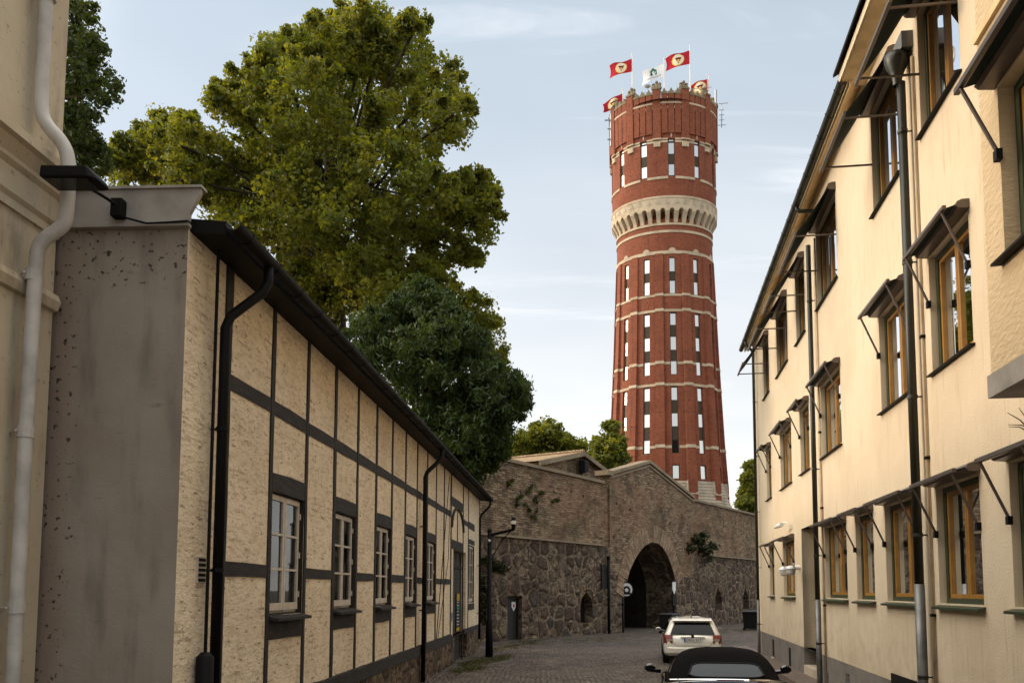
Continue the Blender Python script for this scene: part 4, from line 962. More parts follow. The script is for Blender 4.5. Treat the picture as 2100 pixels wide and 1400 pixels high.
# radial brick ring round the arch
N_=[]; 
for i,(a,z) in enumerate(ap_mid):
    p=ap_mid[max(i-1,0)]; q=ap_mid[min(i+1,len(ap_mid)-1)]; d=Vector((q[0]-p[0],q[1]-p[1])).normalized(); N_.append((-d.y,d.x))
m=MB(); L=0; UVR={}
for i in range(len(ap_mid)-1):
    (a,z),(b,y)=ap_mid[i],ap_mid[i+1]; w0=1.15; seg=math.hypot(b-a,y-z)
    A_,B_,C_,D_=SW.pt(a,z,og+.05),SW.pt(b,y,og+.05),SW.pt(b+N_[i+1][0]*w0,y+N_[i+1][1]*w0,og+.05),SW.pt(a+N_[i][0]*w0,z+N_[i][1]*w0,og+.05)
    m.quad(A_,B_,C_,D_); m.quad(A_,B_,SW.pt(b,y,og-.3),SW.pt(a,z,og-.3)); m.quad(D_,C_,SW.pt(b+N_[i+1][0]*w0,y+N_[i+1][1]*w0,og),SW.pt(a+N_[i][0]*w0,z+N_[i][1]*w0,og))
    for p,t in ((A_,(0,L)),(B_,(0,L+seg)),(C_,(w0,L+seg*1.25)),(D_,(w0,L))): UVR[tuple(round(c,4) for c in p)]=t
    L+=seg
sobj('arch_ring',m,G['ring'],uv=lambda c:UVR.get(tuple(round(x,4) for x in c),(c.x+c.y,c.z)))
# vaulted passage behind the arch
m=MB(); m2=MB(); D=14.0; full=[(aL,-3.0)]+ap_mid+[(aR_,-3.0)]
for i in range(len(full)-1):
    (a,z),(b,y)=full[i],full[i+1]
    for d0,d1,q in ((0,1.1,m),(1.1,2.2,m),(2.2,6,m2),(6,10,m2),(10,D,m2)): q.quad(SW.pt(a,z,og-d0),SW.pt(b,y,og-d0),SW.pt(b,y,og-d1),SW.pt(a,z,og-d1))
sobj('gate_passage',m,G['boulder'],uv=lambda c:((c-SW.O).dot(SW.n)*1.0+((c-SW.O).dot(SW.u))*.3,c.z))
sobj('gate_vault',m2,G['vault_shade'])  # shade deep in the passage is put into this darker masonry colour
sobj('gate_door',MB().wbox(SW,aL-1,aR_+1,-3,AP[8][1]+1,og-D-.15,og-D),G['maroon'])
# copings and string courses
def slab(p,q,o0,o1,t,name,mat):
    (a,z),(b,y)=p,q
    sobj(name,MB().loft([[SW.pt(a,z,o0),SW.pt(a,z,o1),SW.pt(a,z+t,o1),SW.pt(a,z+t,o0)],[SW.pt(b,y,o0),SW.pt(b,y,o1),SW.pt(b,y+t,o1),SW.pt(b,y+t,o0)]]),mat)
slab((sL,zl),(g0-.6,zl),-1.2,.14,.16,'coping',G['cope']); slab((g1,zR_),(sR,zR_),-1.2,.14,.16,'coping',G['cope'])
slab((g0-.5,eL[1]-.05),(g0+.2,eL[1]-.05),-.6,.30,.28,'coping_stone',G['cope'])
slab((g0,eL[1]),apex,-.7,.26,.20,'gable_coping',G['cope']); slab(apex,(g1,eR[1]),-.7,.26,.20,'gable_coping',G['cope'])
slab((g0,eL[1]-.22),(apex[0],apex[1]-.22),.1,.19,.12,'gable_moulding',G['cope']); slab((apex[0],apex[1]-.22),(g1,eR[1]-.22),.1,.19,.12,'gable_moulding',G['cope'])
slab((sL,z_str),(g0-.9,z_str),-.1,.24,.11,'string_course',G['cope']); slab((g1+1.6,z_str),(sR,z_str),-.1,.24,.11,'string_course',G['cope'])
sobj('wall_back',MB().wbox(SW,sL,g0,-2,zl-.05,-1.6,-1.5).wbox(SW,g1,sR,-2,zR_-.05,-1.6,-1.5),G['wbrick'])
d_=sobj('door',MB().wbox(SW,dA,dB,-2,dT,-.25,-.18),G['door'])
sobj('door_frame',MB().wbox(SW,dA,dA+.08,-2,dT,-.18,-.1).wbox(SW,dB-.08,dB,-2,dT,-.18,-.1).wbox(SW,dA+.08,dB-.08,dT-.1,dT,-.18,-.1),G['timber'],d_)
sobj('handle',MB().tube([SW.pt(dA+.2,SS(1043,1272)[1],-.12),SW.pt(dA+.2,SS(1043,1263)[1],-.12)],.03,6),G['steel'],d_)
a,z=SS(1053,1242,-.17); s_=.17
m=MB().prism([SW.pt(a-s_,z+.2,-.178),SW.pt(a-s_,z-.05,-.178),SW.pt(a,z-.25,-.178),SW.pt(a+s_,z-.05,-.178),SW.pt(a+s_,z+.2,-.178)],SW.n*.02); sobj('shield_plate',m,G['signwhite'],d_)
sobj('shield_mark',MB().prism([SW.pt(a-.07,z+.08,-.157),SW.pt(a-.07,z-.02,-.157),SW.pt(a,z-.1,-.157),SW.pt(a+.07,z-.02,-.157),SW.pt(a+.07,z+.08,-.157)],SW.n*.004),G['red'],d_)
# dark shutter and iron drainpipe left of the arch
a0,a1=SS(1232,1180,.12)[0],SS(1245,1180,.12)[0]; z0,z1=SS(1238,1205,.12)[1],SS(1238,1157,.12)[1]
q=sobj('shutter',MB().wbox(SW,a0,a1,z0,z1,.12,.2),G['door'])
m=MB()
for k in range(7): m.wbox(SW,a0+.05,a1-.05,z0+.06+k*(z1-z0-.1)/7,z0+.16+k*(z1-z0-.1)/7,.2,.215)
sobj('shutter_board',m,G['timber'],q)
def pole_at(u,vb,vt,o,r,name,label,cat,mat):
    a=SS(u,(vb+vt)/2,o)[0]; w=thing(name,label,cat,SW.pt(a,SS(u,vb,o)[1],o)); 
    obj('shaft',MB().tube([SW.pt(a,SS(u,vb,o)[1]-.6,o),SW.pt(a,SS(u,vt,o)[1],o)],r,10),mat,w,smooth=True); return w,a
w,a=pole_at(1248.5,1308,1145,.32,.085,'iron_post','tall black iron post standing left of the stone gateway','post',G['black'])
zt=SS(1248,1145,.32)[1]; obj('cap',MB().sphere(SW.pt(a,zt+.05,.32),.12,10),G['black'],w); obj('bracket',MB().tube([SW.pt(a,zt-.7,.32),SW.pt(a+.55,zt-.75,.15)],.05,6),G['black'],w)
obj('band',MB().tube([SW.pt(a,zt-2.4,.32),SW.pt(a,zt-2.28,.32)],.11,10),G['black'],w)
w,a=pole_at(1277.5,1303,1225,.30,.06,'iron_guard_post','slim dark iron guard bar at the left jamb of the gateway','post',G['black'])
obj('collar',MB().tube([SW.pt(a,SS(1277,1240,.3)[1],.30),SW.pt(a,SS(1277,1237,.3)[1],.30)],.1,8),G['black'],w)
# round hanging sign in the arch, shield sign on the right jamb
a,z=SS(1285,1208,.3); rs=thing('hanging_sign','round black and white hanging sign at the left side of the gateway','sign',SW.pt(a,z,.3))
vd=(CAM-SW.pt(a,z,.3)); vd.z=0; vd.normalize(); vr=Vector((-vd.y,vd.x,0)); c0=SW.pt(a,z,.3)
disc=lambda r,d,t,y=0,e=1: MB().prism([c0+vd*d+vr*math.cos(k*math.pi/14)*r+Z*(math.sin(k*math.pi/14)*r*e+y) for k in range(28)],vd*t)
obj('disc',disc(.40,-.03,.06,0,1.15),G['ink'],rs); obj('ring',disc(.34,.03,.005,0,1.15),G['signwhite'],rs); obj('field',disc(.23,.035,.005,-.04,1.1),G['ink'],rs); obj('emblem',disc(.11,.04,.006,-.03,1.0),G['signwhite'],rs); obj('bar',MB().pbox(c0+vd*.041-vr*.26-Z*.30,vr*.52,vd*.006,Z*.12),G['ink'],rs)
obj('bracket',MB().tube([c0+Z*.46,c0+Z*.62-vd*.2,SW.pt(a-.4,z+.7,.1)],.03,6),G['black'],rs)
a,z=SS(1379,1204,.2); sg=thing('shield_sign','small white shield-shaped sign on a black lamp post right of the gateway','sign',SW.pt(a,z,.2))
obj('plate',MB().prism([SW.pt(a-.28,z+.38,.3),SW.pt(a-.28,z-.15,.3),SW.pt(a,z-.45,.3),SW.pt(a+.28,z-.15,.3),SW.pt(a+.28,z+.38,.3)],SW.n*.03),G['signwhite'],sg)
obj('frame',MB().wbox(SW,a-.34,a+.34,z+.40,z+.48,.26,.36),G['black'],sg); obj('post',MB().tube([SW.pt(a+.1,-2,.22),SW.pt(a+.1,z+.5,.22)],.07,8),G['black'],sg); obj('back_box',MB().wbox(SW,a-.2,a+.45,z-1.2,z-.5,.2,.3),G['black'],sg)

# ------------------------------------------------------------------ gabled stone store behind the wall
o_=-4.0; aA,zA=SS(1188,930,o_); fL=SS(1105,962,o_); fR=SS(1243,972,o_); half=max(aA-fL[0],fR[0]-aA); drop=(zA-fR[1])*half/(fR[0]-aA)
HS=thing('stone_store','small gabled stone building with a sunlit tiled roof behind the fortress wall','building',SW.pt(aA,0,o_))
m=MB().poly([SW.pt(aA-half,-1,o_),SW.pt(aA+half,-1,o_),SW.pt(aA+half,zA-drop,o_),SW.pt(aA,zA,o_),SW.pt(aA-half,zA-drop,o_)])
sobj('gable_wall',m,G['wbrick'],HS)
LEN=17
m=MB(); 
for s in (-1,1):
    A_=SW.pt(aA,zA+.12,o_+.35); B_=SW.pt(aA+s*(half+.5),zA-drop*(1+.5/half)+.12,o_+.35)
    m.quad(A_,B_,B_-SW.n*LEN,A_-SW.n*LEN)
obj('roof',m,G['tile'],HS,uv=lambda c:((c-SW.O).dot(SW.n),(c-SW.O).dot(SW.u)*1.15))
m=MB()
for s in (-1,1):
    A_=SW.pt(aA,zA+.1,o_+.33); B_=SW.pt(aA+s*(half+.5),zA-drop*(1+.5/half)+.1,o_+.33)
    m.pbox(A_,B_-A_,SW.n*.1,Z*-.28)
obj('verge',m,G['cope'],HS)
obj('ridge_tiles',MB().tube([SW.pt(aA,zA+.14,o_+.35),SW.pt(aA,zA+.14,o_-LEN)],.13,8),G['tile'],HS,uv=lambda c:(c.x,c.z))
obj('side_wall',MB().quad(SW.pt(aA-half,-1,o_),SW.pt(aA-half,-1,o_-LEN),SW.pt(aA-half,zA-drop,o_-LEN),SW.pt(aA-half,zA-drop,o_)).quad(SW.pt(aA+half,-1,o_),SW.pt(aA+half,-1,o_-LEN),SW.pt(aA+half,zA-drop,o_-LEN),SW.pt(aA+half,zA-drop,o_)),G['wbrick'],HS,uv=SW.uv)
a,z=SS(1193,957,o_+.3); sp=thing('roof_floodlight','black box floodlight on a bracket in front of the small stone gable','lamp',SW.pt(a,z,o_+.2))
obj('housing',MB().loft([[SW.pt(a-.32,z-.5,o_+.25),SW.pt(a+.38,z-.35,o_+.25),SW.pt(a+.42,z+.5,o_+.25),SW.pt(a-.3,z+.45,o_+.25)],[SW.pt(a-.2,z-.4,o_+.65),SW.pt(a+.3,z-.3,o_+.65),SW.pt(a+.32,z+.4,o_+.65),SW.pt(a-.2,z+.35,o_+.65)]]),G['black'],sp,bevel=.03); obj('bracket',MB().tube([SW.pt(a,z-.4,o_+.3),SW.pt(a-.05,z-.75,o_+.25),SW.pt(a,z-.8,o_)],.05,6),G['black'],sp)

# ================================================================== water tower
TY=115.0; TC=at(1371,1208,TY); TC.z=0
tf=(CAM-TC); tf.z=0; tf.normalize(); tr=Vector((-tf.y,tf.x,0))     # towards the camera / to the right
YS=.8
def TP(th,r,z): return TC+tr*(math.sin(th)*r)+tf*(math.cos(th)*r*YS)+Z*z
PXM=TY/FPX
def hw(px): return px*PXM*1.004
def tz(v,rpx=None):
    r=hw(rpx if rpx else hwpx(v)); p0=TC+tf*(r*YS); return hit(1371,v,p0,tf).z
HWP=[(180,110),(290,109),(400,109),(456,99),(520,99.5),(724,104),(900,110),(976,114),(1060,118)]
def hwpx(v): return interp(HWP,v)
def rz_table():
    return [(tz(v),hw(w)) for v,w in HWP][::-1]
RZ=rz_table()
def rad(z): return interp(RZ,z)
def tuv(cs):
    c=sum(cs,Vector())/len(cs); d=c-TC; t0=math.atan2(d.dot(tr),d.dot(tf)/YS); out=[]
    for q in cs:
        d=q-TC; t=math.atan2(d.dot(tr),d.dot(tf)/YS)
        while t-t0>math.pi: t-=2*math.pi
        while t-t0<-math.pi: t+=2*math.pi
        out.append((t*6.8,q.z))
    return out
tuv.byface=True
TW=thing('water_tower','tall round red brick water tower with pale stone bands and battlements','tower',TC)
def tobj(name,mb,mat,parent=TW,**k): 
    if mat is G['tbrick']: k.setdefault('uv',tuv)
    return obj(name,mb,mat,parent,**k)
def shell(mb,th0,th1,zs,roff,n,closed_ends=0.0):
    """curved wall piece from th0 to th1 through heights zs at radius rad(z)+roff; optional returns inwards"""
    rs=roff if callable(roff) else (lambda z:rad(z)+roff)
    rows=[[TP(th0+(th1-th0)*i/n,rs(z),z) for i in range(n+1)] for z in zs]
    for a,b in zip(rows,rows[1:]):
        for i in range(n): mb.quad(a[i],a[i+1],b[i+1],b[i])
    if closed_ends:
        for th in (th0,th1):
            for z,y in zip(zs,zs[1:]): mb.quad(TP(th,rs(z)-closed_ends,z),TP(th,rs(z),z),TP(th,rs(y),y),TP(th,rs(y)-closed_ends,y))
        for z in (zs[0],zs[-1]):
            for i in range(n): 
                a,b=th0+(th1-th0)*i/n,th0+(th1-th0)*(i+1)/n
                mb.quad(TP(a,rs(z)-closed_ends,z),TP(b,rs(z)-closed_ends,z),TP(b,rs(z),z),TP(a,rs(z),z))
    return mb
D2=math.pi/180; TH0=8.9*D2            # a window column sits just right of the centre
z_base=tz(990); z_bE=tz(517); z_cor0=tz(456,99); z_cor1=tz(428,108); z_cor2=tz(405,109); z_top=tz(212); 
BAY=30*D2; WH=3.7*D2                 # half width of a window strip
strips=[(tz(640),tz(604)), ]
G1=(tz(603),tz(527)); G2=(tz(768),tz(640)); G3=(tz(929),tz(792)); G4=(tz(982),tz(952)); GU=(tz(361),tz(284))
sets=[G1,G2,G3,G4,GU]
# brick shell built bay by bay with openings for the window strips
def bays(): return [TH0+BAY*k for k in range(12)]
m=MB()
zsA=[z_base-8,z_base]; cuts=sorted([z for g in (G4,G3,G2,G1) for z in g])
lev=[z_base-8]+cuts+[z_cor0]
for th in bays():
    for side in (0,1):
        t0,t1=(th-BAY/2,th-WH) if side==0 else (th+WH,th+BAY/2)
        shell(m,t0,t1,lev,0,4)
    for i in range(0,len(lev)-1,2): shell(m,th-WH,th+WH,[lev[i],lev[i+1]],0,2)
    for g in (G4,G3,G2,G1):
        for t in (th-WH,th+WH): m.quad(TP(t,rad(g[0]),g[0]),TP(t,rad(g[0])-.45,g[0]),TP(t,rad(g[1])-.45,g[1]),TP(t,rad(g[1]),g[1]))
        for z in g: m.quad(TP(th-WH,rad(z),z),TP(th+WH,rad(z),z),TP(th+WH,rad(z)-.45,z),TP(th-WH,rad(z)-.45,z))
tobj('shaft',m,G['tbrick'],smooth=False)
m=MB(); lev=[z_cor2,GU[0],GU[1],z_top]
for th in bays():
    for t0,t1 in ((th-BAY/2,th-WH),(th+WH,th+BAY/2)): shell(m,t0,t1,lev,0,4)
    for a,b in ((0,1),(2,3)): shell(m,th-WH,th+WH,[lev[a],lev[b]],0,2)
    for t in (th-WH,th+WH): m.quad(TP(t,rad(GU[0]),GU[0]),TP(t,rad(GU[0])-.4,GU[0]),TP(t,rad(GU[1])-.4,GU[1]),TP(t,rad(GU[1]),GU[1]))
    for z in GU: m.quad(TP(th-WH,rad(z),z),TP(th+WH,rad(z),z),TP(th+WH,rad(z)-.4,z),TP(th-WH,rad(z)-.4,z))
tobj('tank_drum',m,G['tbrick'])
# windows: dark strip with bright panes
PG={0:[(527+2,560-8),(572,600)],}
def glazing(th,g,panes,off,dark_last=False):
    fr=tobj('window_strip',shell(MB(),th-WH,th+WH,[g[0],g[1]],-off,2),G['bronze'])
    for j,(va,vb) in enumerate(panes):
        z1,z0=tz(va),tz(vb); mm=MB(); r0,r1=rad(z0)-off+.05,rad(z1)-off+.05; t=WH*.80
        mm.quad(TP(th-t,r0,z0),TP(th+t,r0,z0),TP(th+t,r1,z1),TP(th-t,r1,z1))
        tobj('pane',mm,G['dark'] if (dark_last and j==len(panes)-1) else G['mirror'],fr)
    return fr
vis=[th for th in bays() if math.cos(((th+math.pi)%(2*math.pi))-math.pi)>-.25]
for th in vis:
    c=abs(th-TH0)<.01
    glazing(th,G1,[(528,555),(575,600)],.30); glazing(th,G2,[(642,665),(690,716),(740,766)],.30)
    glazing(th,G3,[(794,819),(847,873),(901,927)],.30,c); glazing(th,G4,[(954,980)],.30,False); glazing(th,GU,[(292,314),(336,358)],.28)
    # round head pane
    z=tz(288); mm=MB(); r=rad(z)-.26; t=WH*.7
    mm.poly([TP(th+t*math.cos(k*math.pi/8),r,z+.0+math.sin(k*math.pi/8)*.42) for k in range(9)]); tobj('arched_pane',mm,G['mirror'])
# keystones and semicircular heads
for th in vis:
    z0,z1=tz(281),tz(264); m=MB(); m.loft([[TP(th-.010,rad(z0)+.02,z0),TP(th+.010,rad(z0)+.02,z0),TP(th+.010,rad(z0)-.1,z0),TP(th-.010,rad(z0)-.1,z0)],[TP(th-.022,rad(z1)+.08,z1),TP(th+.022,rad(z1)+.08,z1),TP(th+.022,rad(z1)-.1,z1),TP(th-.022,rad(z1)-.1,z1)]]); tobj('keystone',m,G['sand'])
for th in vis:
    m=MB(); z=tz(516); m.poly([TP(th+WH*1.1*math.cos(k*math.pi/10),rad(z)+.10,z+.15+math.sin(k*math.pi/10)*.42) for k in range(11)]); tobj('window_head',m,G['sand'])
# pilasters (battered), with their own bits of the pale bands
PC=[th-BAY/2 for th in bays()]; PH=4.5*D2
m=MB(); poff=lambda z: rad(z)+.16+.46*max(0,min(1,(z_bE-z)/(z_bE-z_base)))
lev=[z_base-8,z_base,tz(900),tz(800),tz(700),tz(604),z_bE-.15]
for th in PC: tobj('pilaster',shell(MB(),th-PH,th+PH,lev,poff,4,.8),G['tbrick'])
def band(v,th,h,out,gapw=False,over_p=True,name='stone_band'):
    h*=.82; z0=tz(v)-h/2; m=MB()
    for b in bays():
        if gapw: tobj(name,shell(MB(),b+WH*1.06,b+BAY-WH*1.06,[z0,z0+h],out,8,.3),G['sand'])
        else: shell(m,b-BAY/2,b+BAY/2,[z0,z0+h],out,8,.3)
    if over_p:
        for b in PC: tobj('pilaster_band',shell(MB(),b-PH*1.02,b+PH*1.02,[z0+.04,z0+h+.08],lambda z:poff(z)+out,4,.5),G['sand'])
    if m.v: tobj(name,m,G['sand'])
band(517,0,.55,.10,over_p=False); band(474,0,.42,.09,over_p=False); band(459,0,.35,.12,over_p=False)
band(604.5,0,.36,.06); band(636,0,.42,.06); band(744,0,.42,.06,True); band(788,0,.42,.06); band(915.5,0,.46,.06,True)
band(363.5,0,.42,.08,True,False); band(284.5,0,.26,.10,True,False); band(289.5,0,.34,.06,True,False); 
band(211,0,.30,.26,False,False); band(220,0,.48,.16,False,False)
# corbelled gallery: drum ring with round-headed openings on curved brackets
NC=36; ring=MB(); inner=MB(); c=2*math.pi/NC; gap=c*.27
zc0,zc1,zc2=z_cor0,tz(431,108.5),tz(422,109); rb,rt=hw(99.3),hw(109.6)
for k in range(NC):
    th=TH0+c*k; 
    secs=[]
    for i in range(7):
        t=i/6; z=zc0+(zc1-zc0)*t; r=rb+(rt-rb)*(1-math.cos(t*math.pi/2))**.85
        secs.append([TP(th+gap,r,z),TP(th+c-gap,r,z),TP(th+c-gap,rb-.4,z),TP(th+gap,rb-.4,z)])
    tobj('corbel_bracket',MB().loft(secs),G['sand'])
    prev=None; pts=[th-c/2+c/2*0]
    ts=[th+gap*math.cos(math.pi-j*math.pi/8) for j in range(9)]; hs=[zc1+math.sin(j*math.pi/8)*(gap*rt) for j in range(9)]
    cols=[(th-c/2,zc1)]+list(zip(ts,hs))+[(th+c/2,zc1)]
    for (a,z),(b,y) in zip(cols,cols[1:]):
        if a==b: continue
        ring.quad(TP(a,rt,z),TP(b,rt,y),TP(b,rt,z_cor2),TP(a,rt,z_cor2)); ring.quad(TP(a,rt,z),TP(b,rt,y),TP(b,rb-1.3,y),TP(a,rb-1.3,z))
    zm=(zc0*.6+zc1*.4); inner.quad(TP(th-c/2,rb-.2,zc0),TP(th+c/2,rb-.2,zc0),TP(th+c/2,rb-.2,zm),TP(th-c/2,rb-.2,zm)); inner.quad(TP(th-c/2,rb-.2,zm),TP(th+c/2,rb-.2,zm),TP(th+c/2,rb-1.3,zm+.3),TP(th-c/2,rb-1.3,zm+.3)); inner.quad(TP(th-c/2,rb-1.3,zm+.3),TP(th+c/2,rb-1.3,zm+.3),TP(th+c/2,rb-1.3,z_cor2),TP(th-c/2,rb-1.3,z_cor2))
for k in range(NC):
    th=TH0+c*k+c/2; ring.poly([TP(th-c*.24,rt+.05,zc1+.95),TP(th+c*.24,rt+.05,zc1+.95),TP(th,rt+.12,z_cor2-.10)],1)
tobj('arcade_ring',ring,[G['sand'],G['step']]); tobj('arcade_back',inner,G['tbrick'])
z3=z_cor2; shell_top=MB()
for b in bays(): shell(shell_top,b-BAY/2,b+BAY/2,[z3-.02,z3+.28],lambda z:rt+.06,6,.4)
tobj('stone_band',shell_top,G['sand'])
# coat blocks hanging below the upper band
for b in PC:
    z=tz(297); tobj('stone_block',shell(shell(MB(),b-3.4*D2,b+3.4*D2,[z-.25,z+.45],.30,3,.4),b-4.5*D2,b+4.5*D2,[tz(286.2),tz(283.6)],.38,3,.5),G['sand'])
# battlements: twelve turrets with three pointed merlons between each pair
zt_=tz(188); zf=tz(272)
for b in PC:
    mt=MB(); cap=MB()
    shell(mt,b-4.1*D2,b+4.1*D2,[tz(283),zf,tz(240),zt_+.6],lambda z:rad(z)+.34,4,1.25)
    for q in (-3.4,0,3.4):
        zz=zt_+.6; rr=rad(zz)-.25; h=1.15 if q==0 else .85; pc=TP(b+q*D2,rr,0)-Z*0
        cap.lathe([(.34 if q==0 else .24,zz),(.40 if q==0 else .28,zz+.2),(.22,zz+.4),(.16,zz+h*.75),(.24,zz+h*.8),(.18,zz+h),(0,zz+h+.1)],(pc.x,pc.y,0),8)
    shell(cap,b-4.4*D2,b+4.4*D2,[zt_+.35,zt_+.62],lambda z:rad(z)+.42,4,1.45)
    tu=tobj('turret',mt,G['tbrick']); tobj('turret_crown',cap,G['crown'],tu)
    for j in range(3):
        mer=MB(); mcap=MB(); t=b+BAY/2+(j-1)*7.0*D2; w=3.05*D2
        shell(mer,t-w,t+w,[zf-.1,zf+.5,tz(240),zt_-.35],lambda z:rad(z)+.24,3,.75)
        z0=zt_-.36; R0,R1=rad(z0)+.30,rad(z0)-.55; pts=[(-w*1.08,0),(-w*1.08,.22),(-w*.6,.34),(-w*.25,.68),(0,.85),(w*.25,.68),(w*.6,.34),(w*1.08,.22),(w*1.08,0)]
        A_=[TP(t+x,R0,z0+y) for x,y in pts]; B_=[TP(t+x,R1,z0+y) for x,y in pts]
        mcap.poly(A_).poly(B_[::-1])
        for i in range(len(pts)): mcap.quad(A_[i],A_[(i+1)%9],B_[(i+1)%9],B_[i])
        me_=tobj('merlon',mer,G['tbrick']); tobj('merlon_cap',mcap,G['crown'],me_)
rf=hw(98); m=MB().lathe([(0.0,z_top+1.2),(rf,z_top+.4)],TC,32); tobj('deck',m,G['grey_metal'])
# stepped stone foot
m=MB(); r0=hw(116); prof=[]; zz=z_base+.3
for k in range(11): rr=r0+.06*k*(1+.16*k); prof+= [(rr,zz),(rr+.02,zz-.33),(rr-.14,zz-.37)]; zz-=.42
prof.append((r0+4,zz-6)); m=MB()
rows=[[TP(a*D2*5,r,z) for a in range(72)] for r,z in prof]
for A_,B_ in zip(rows,rows[1:]):
    for i in range(72): m.quad(A_[i],A_[(i+1)%72],B_[(i+1)%72],B_[i])
tobj('stepped_base',m,G['step'])
for b in PC: tobj('buttress_block',MB().loft([[TP(b-PH*1.1,r0-.5,z),TP(b-PH*1.1,r0+o,z),TP(b+PH*1.1,r0+o,z),TP(b+PH*1.1,r0-.5,z)] for z,o in ((z_base-1.5,.62),(z_base-.8,.5),(z_base+.35,.40))]),G['step'])
# ------------------------------------------------------------------ flags and masts
def flag(u,vt,vb,uL,vL,wpx,hpx,label,red=True,ph=0.0,dz=0.0,ydep=0.0):
    """flag whose staff stands at u; cloth streams to the left and droops"""
    P=at(u,vt,TC.y+ydep); k=P.y/FPX; Wd,Hh=wpx*k,hpx*k
    f=thing('flag',label,'flag',(P.x,P.y,at(u,vb,P.y).z),'flags on top of the water tower')
    obj('pole',MB().tube([Vector((P.x,P.y,at(u,vb,P.y).z-2)),P+Z*.5],[.10,.05],8),G['whitepole'],f); obj('finial',MB().sphere(P+Z*.55,.11,8),G['whitepole'],f)
    NX,NY=44,28
    drop=(vL-vt)*k
    def S(x,y,o=0.0):
        wob=.16*math.sin(x*7.5+ph)*(.3+x); 
        return P+Vector((-Wd*x*(1-.06*math.sin(y*3)),.55*math.sin(x*6.2+ph+y*.9)*x+o,-drop*x-Hh*y*(1-.10*x)+wob*.6-.12))
    m=MB()
    for i in range(NX+1):
        for j in range(NY+1): m.v.append(S(i/NX,j/NY))
    for i in range(NX):
        for j in range(NY):
            x,y=(i+.5)/NX,(j+.5)/NY; X,Y=(x-.52)*wpx/hpx,y-.48; d=math.hypot(X*1.0,Y); mi=0
            if red:
                if d<.455: mi=1
                if d<.385: mi=2 if (-Y>.16 or abs(X)>.05+(.22-Y)*.55) else 3
                if d<.34 and abs(X)<.09 and -.02<Y<.20: mi=1
                if .42<d<.455 and Y<-.25: mi=3
            b=i*(NY+1)+j; m.f.append([b,b+1,b+NY+2,b+NY+1]); m.m.append(mi)
    if red: obj('cloth',m,[G['red'],G['yellow'],G['cream_print'],G['darkred']],f,smooth=True)
    else:
        obj('cloth',m,G['whitecloth'],f,smooth=True)
        for o in (-.05,.05):
            q=MB()                                        # pentagonal green house mark with a white figure
            def loc(a,b): return S(.52+a,.36+b,o)
            pts=[(-.16,.26),(-.16,-.10),(0,-.34),(.16,-.10),(.16,.26)]
            n=14
            for a in range(n):
                for b in range(n):
                    x0,x1=-.16+.32*a/n,-.16+.32*(a+1)/n; y0,y1=-.34+.6*b/n,-.34+.6*(b+1)/n; cx,cy=(x0+x1)/2,(y0+y1)/2
                    if cy<-.10-.24*(1-abs(cx)/.16): continue
                    if abs(cx)<.035 and cy>-.12 or (cy>-.05 and abs(abs(cx+.02)-(.26-cy)*.25-.02)<.028): continue
                    q.quad(loc(x0,y0),loc(x1,y0),loc(x1,y1),loc(x0,y1))
            obj('house_mark',q,G['greenprint'],f)
            vs,fs=text_verts('Kalmarhem',1.0); q=MB(); w=max(v.x for v in vs)-min(v.x for v in vs)
            q.add([S(.50+v.x/w*.66,.79-v.y/w*.66*wpx/hpx*.72,o) for v in vs],[tuple(x) for x in fs]); obj('lettering',q,G['greyprint'],f)
    return f
flag(1296.5,119,182,1247,135,49,29,'red flag with a gold emblem on the tall staff at the left of the battlements',ph=.4,ydep=-2)
flag(1414.5,102,182,1362,118,52,31,'highest red flag with a gold emblem on the staff right of the white flag',ph=1.1,ydep=-1)
flag(1362,128,180,1312,150,48,30,'white flag with a green house mark and grey lettering between the red flags',False,.2,ydep=-3)
flag(1453,160,200,1416,172,38,30,'red flag half hidden behind the turrets at the right of the tower top',ph=2.0,ydep=4)
flag(1277,190,225,1234,211,43,25,'lowest red flag at the far left edge of the tower top',ph=2.7,ydep=-1)
def mast(u,vt,vb,dy,label,arms=(),dish=False,r=.05):
    P=at(u,vt,TC.y+dy); B=at(u,vb,TC.y+dy); w=thing('antenna',label,'antenna',B,'antennas on the tower top')
    obj('mast',MB().tube([B,P],r,6),G['steel'],w)
    for z,l,x in arms:
        p=B+(P-B)*z; obj('crossbar',MB().tube([p-tr*l,p+tr*(l+x)],r*.8,6),G['steel'],w)
    if dish: obj('dish',MB().lathe([(0,0),(.3,.05),(.5,.18)],P+Z*.0,12),G['whitepole'],w)
    return w
mast(1336,160,205,-1,'thin antenna mast below the white flag'); mast(1328,180,205,-1,'short mast carrying a small round pale dish',dish=True)
mast(1387,172,190,-1,'short rooftop antenna between the two middle turrets',arms=((.25,5.0,0),)); mast(1451,140,190,3,'slender mast rising behind the right hand red flag')
mast(1480,210,262,-1,'ladder-like antenna mast on the right edge of the parapet',arms=((.1,.6,0),(.3,.35,0),(.5,.35,0),(.7,.35,0),(.95,.4,.5)),r=.06)
mast(1253,228,300,-1,'dark antenna panel mast on the left edge of the parapet',arms=((.2,.5,0),(.5,.5,0),(.75,.9,-.6)),r=.14)
mast(1468,185,230,0,'stubby grey rooftop pipe mast near the right turret',r=.16)
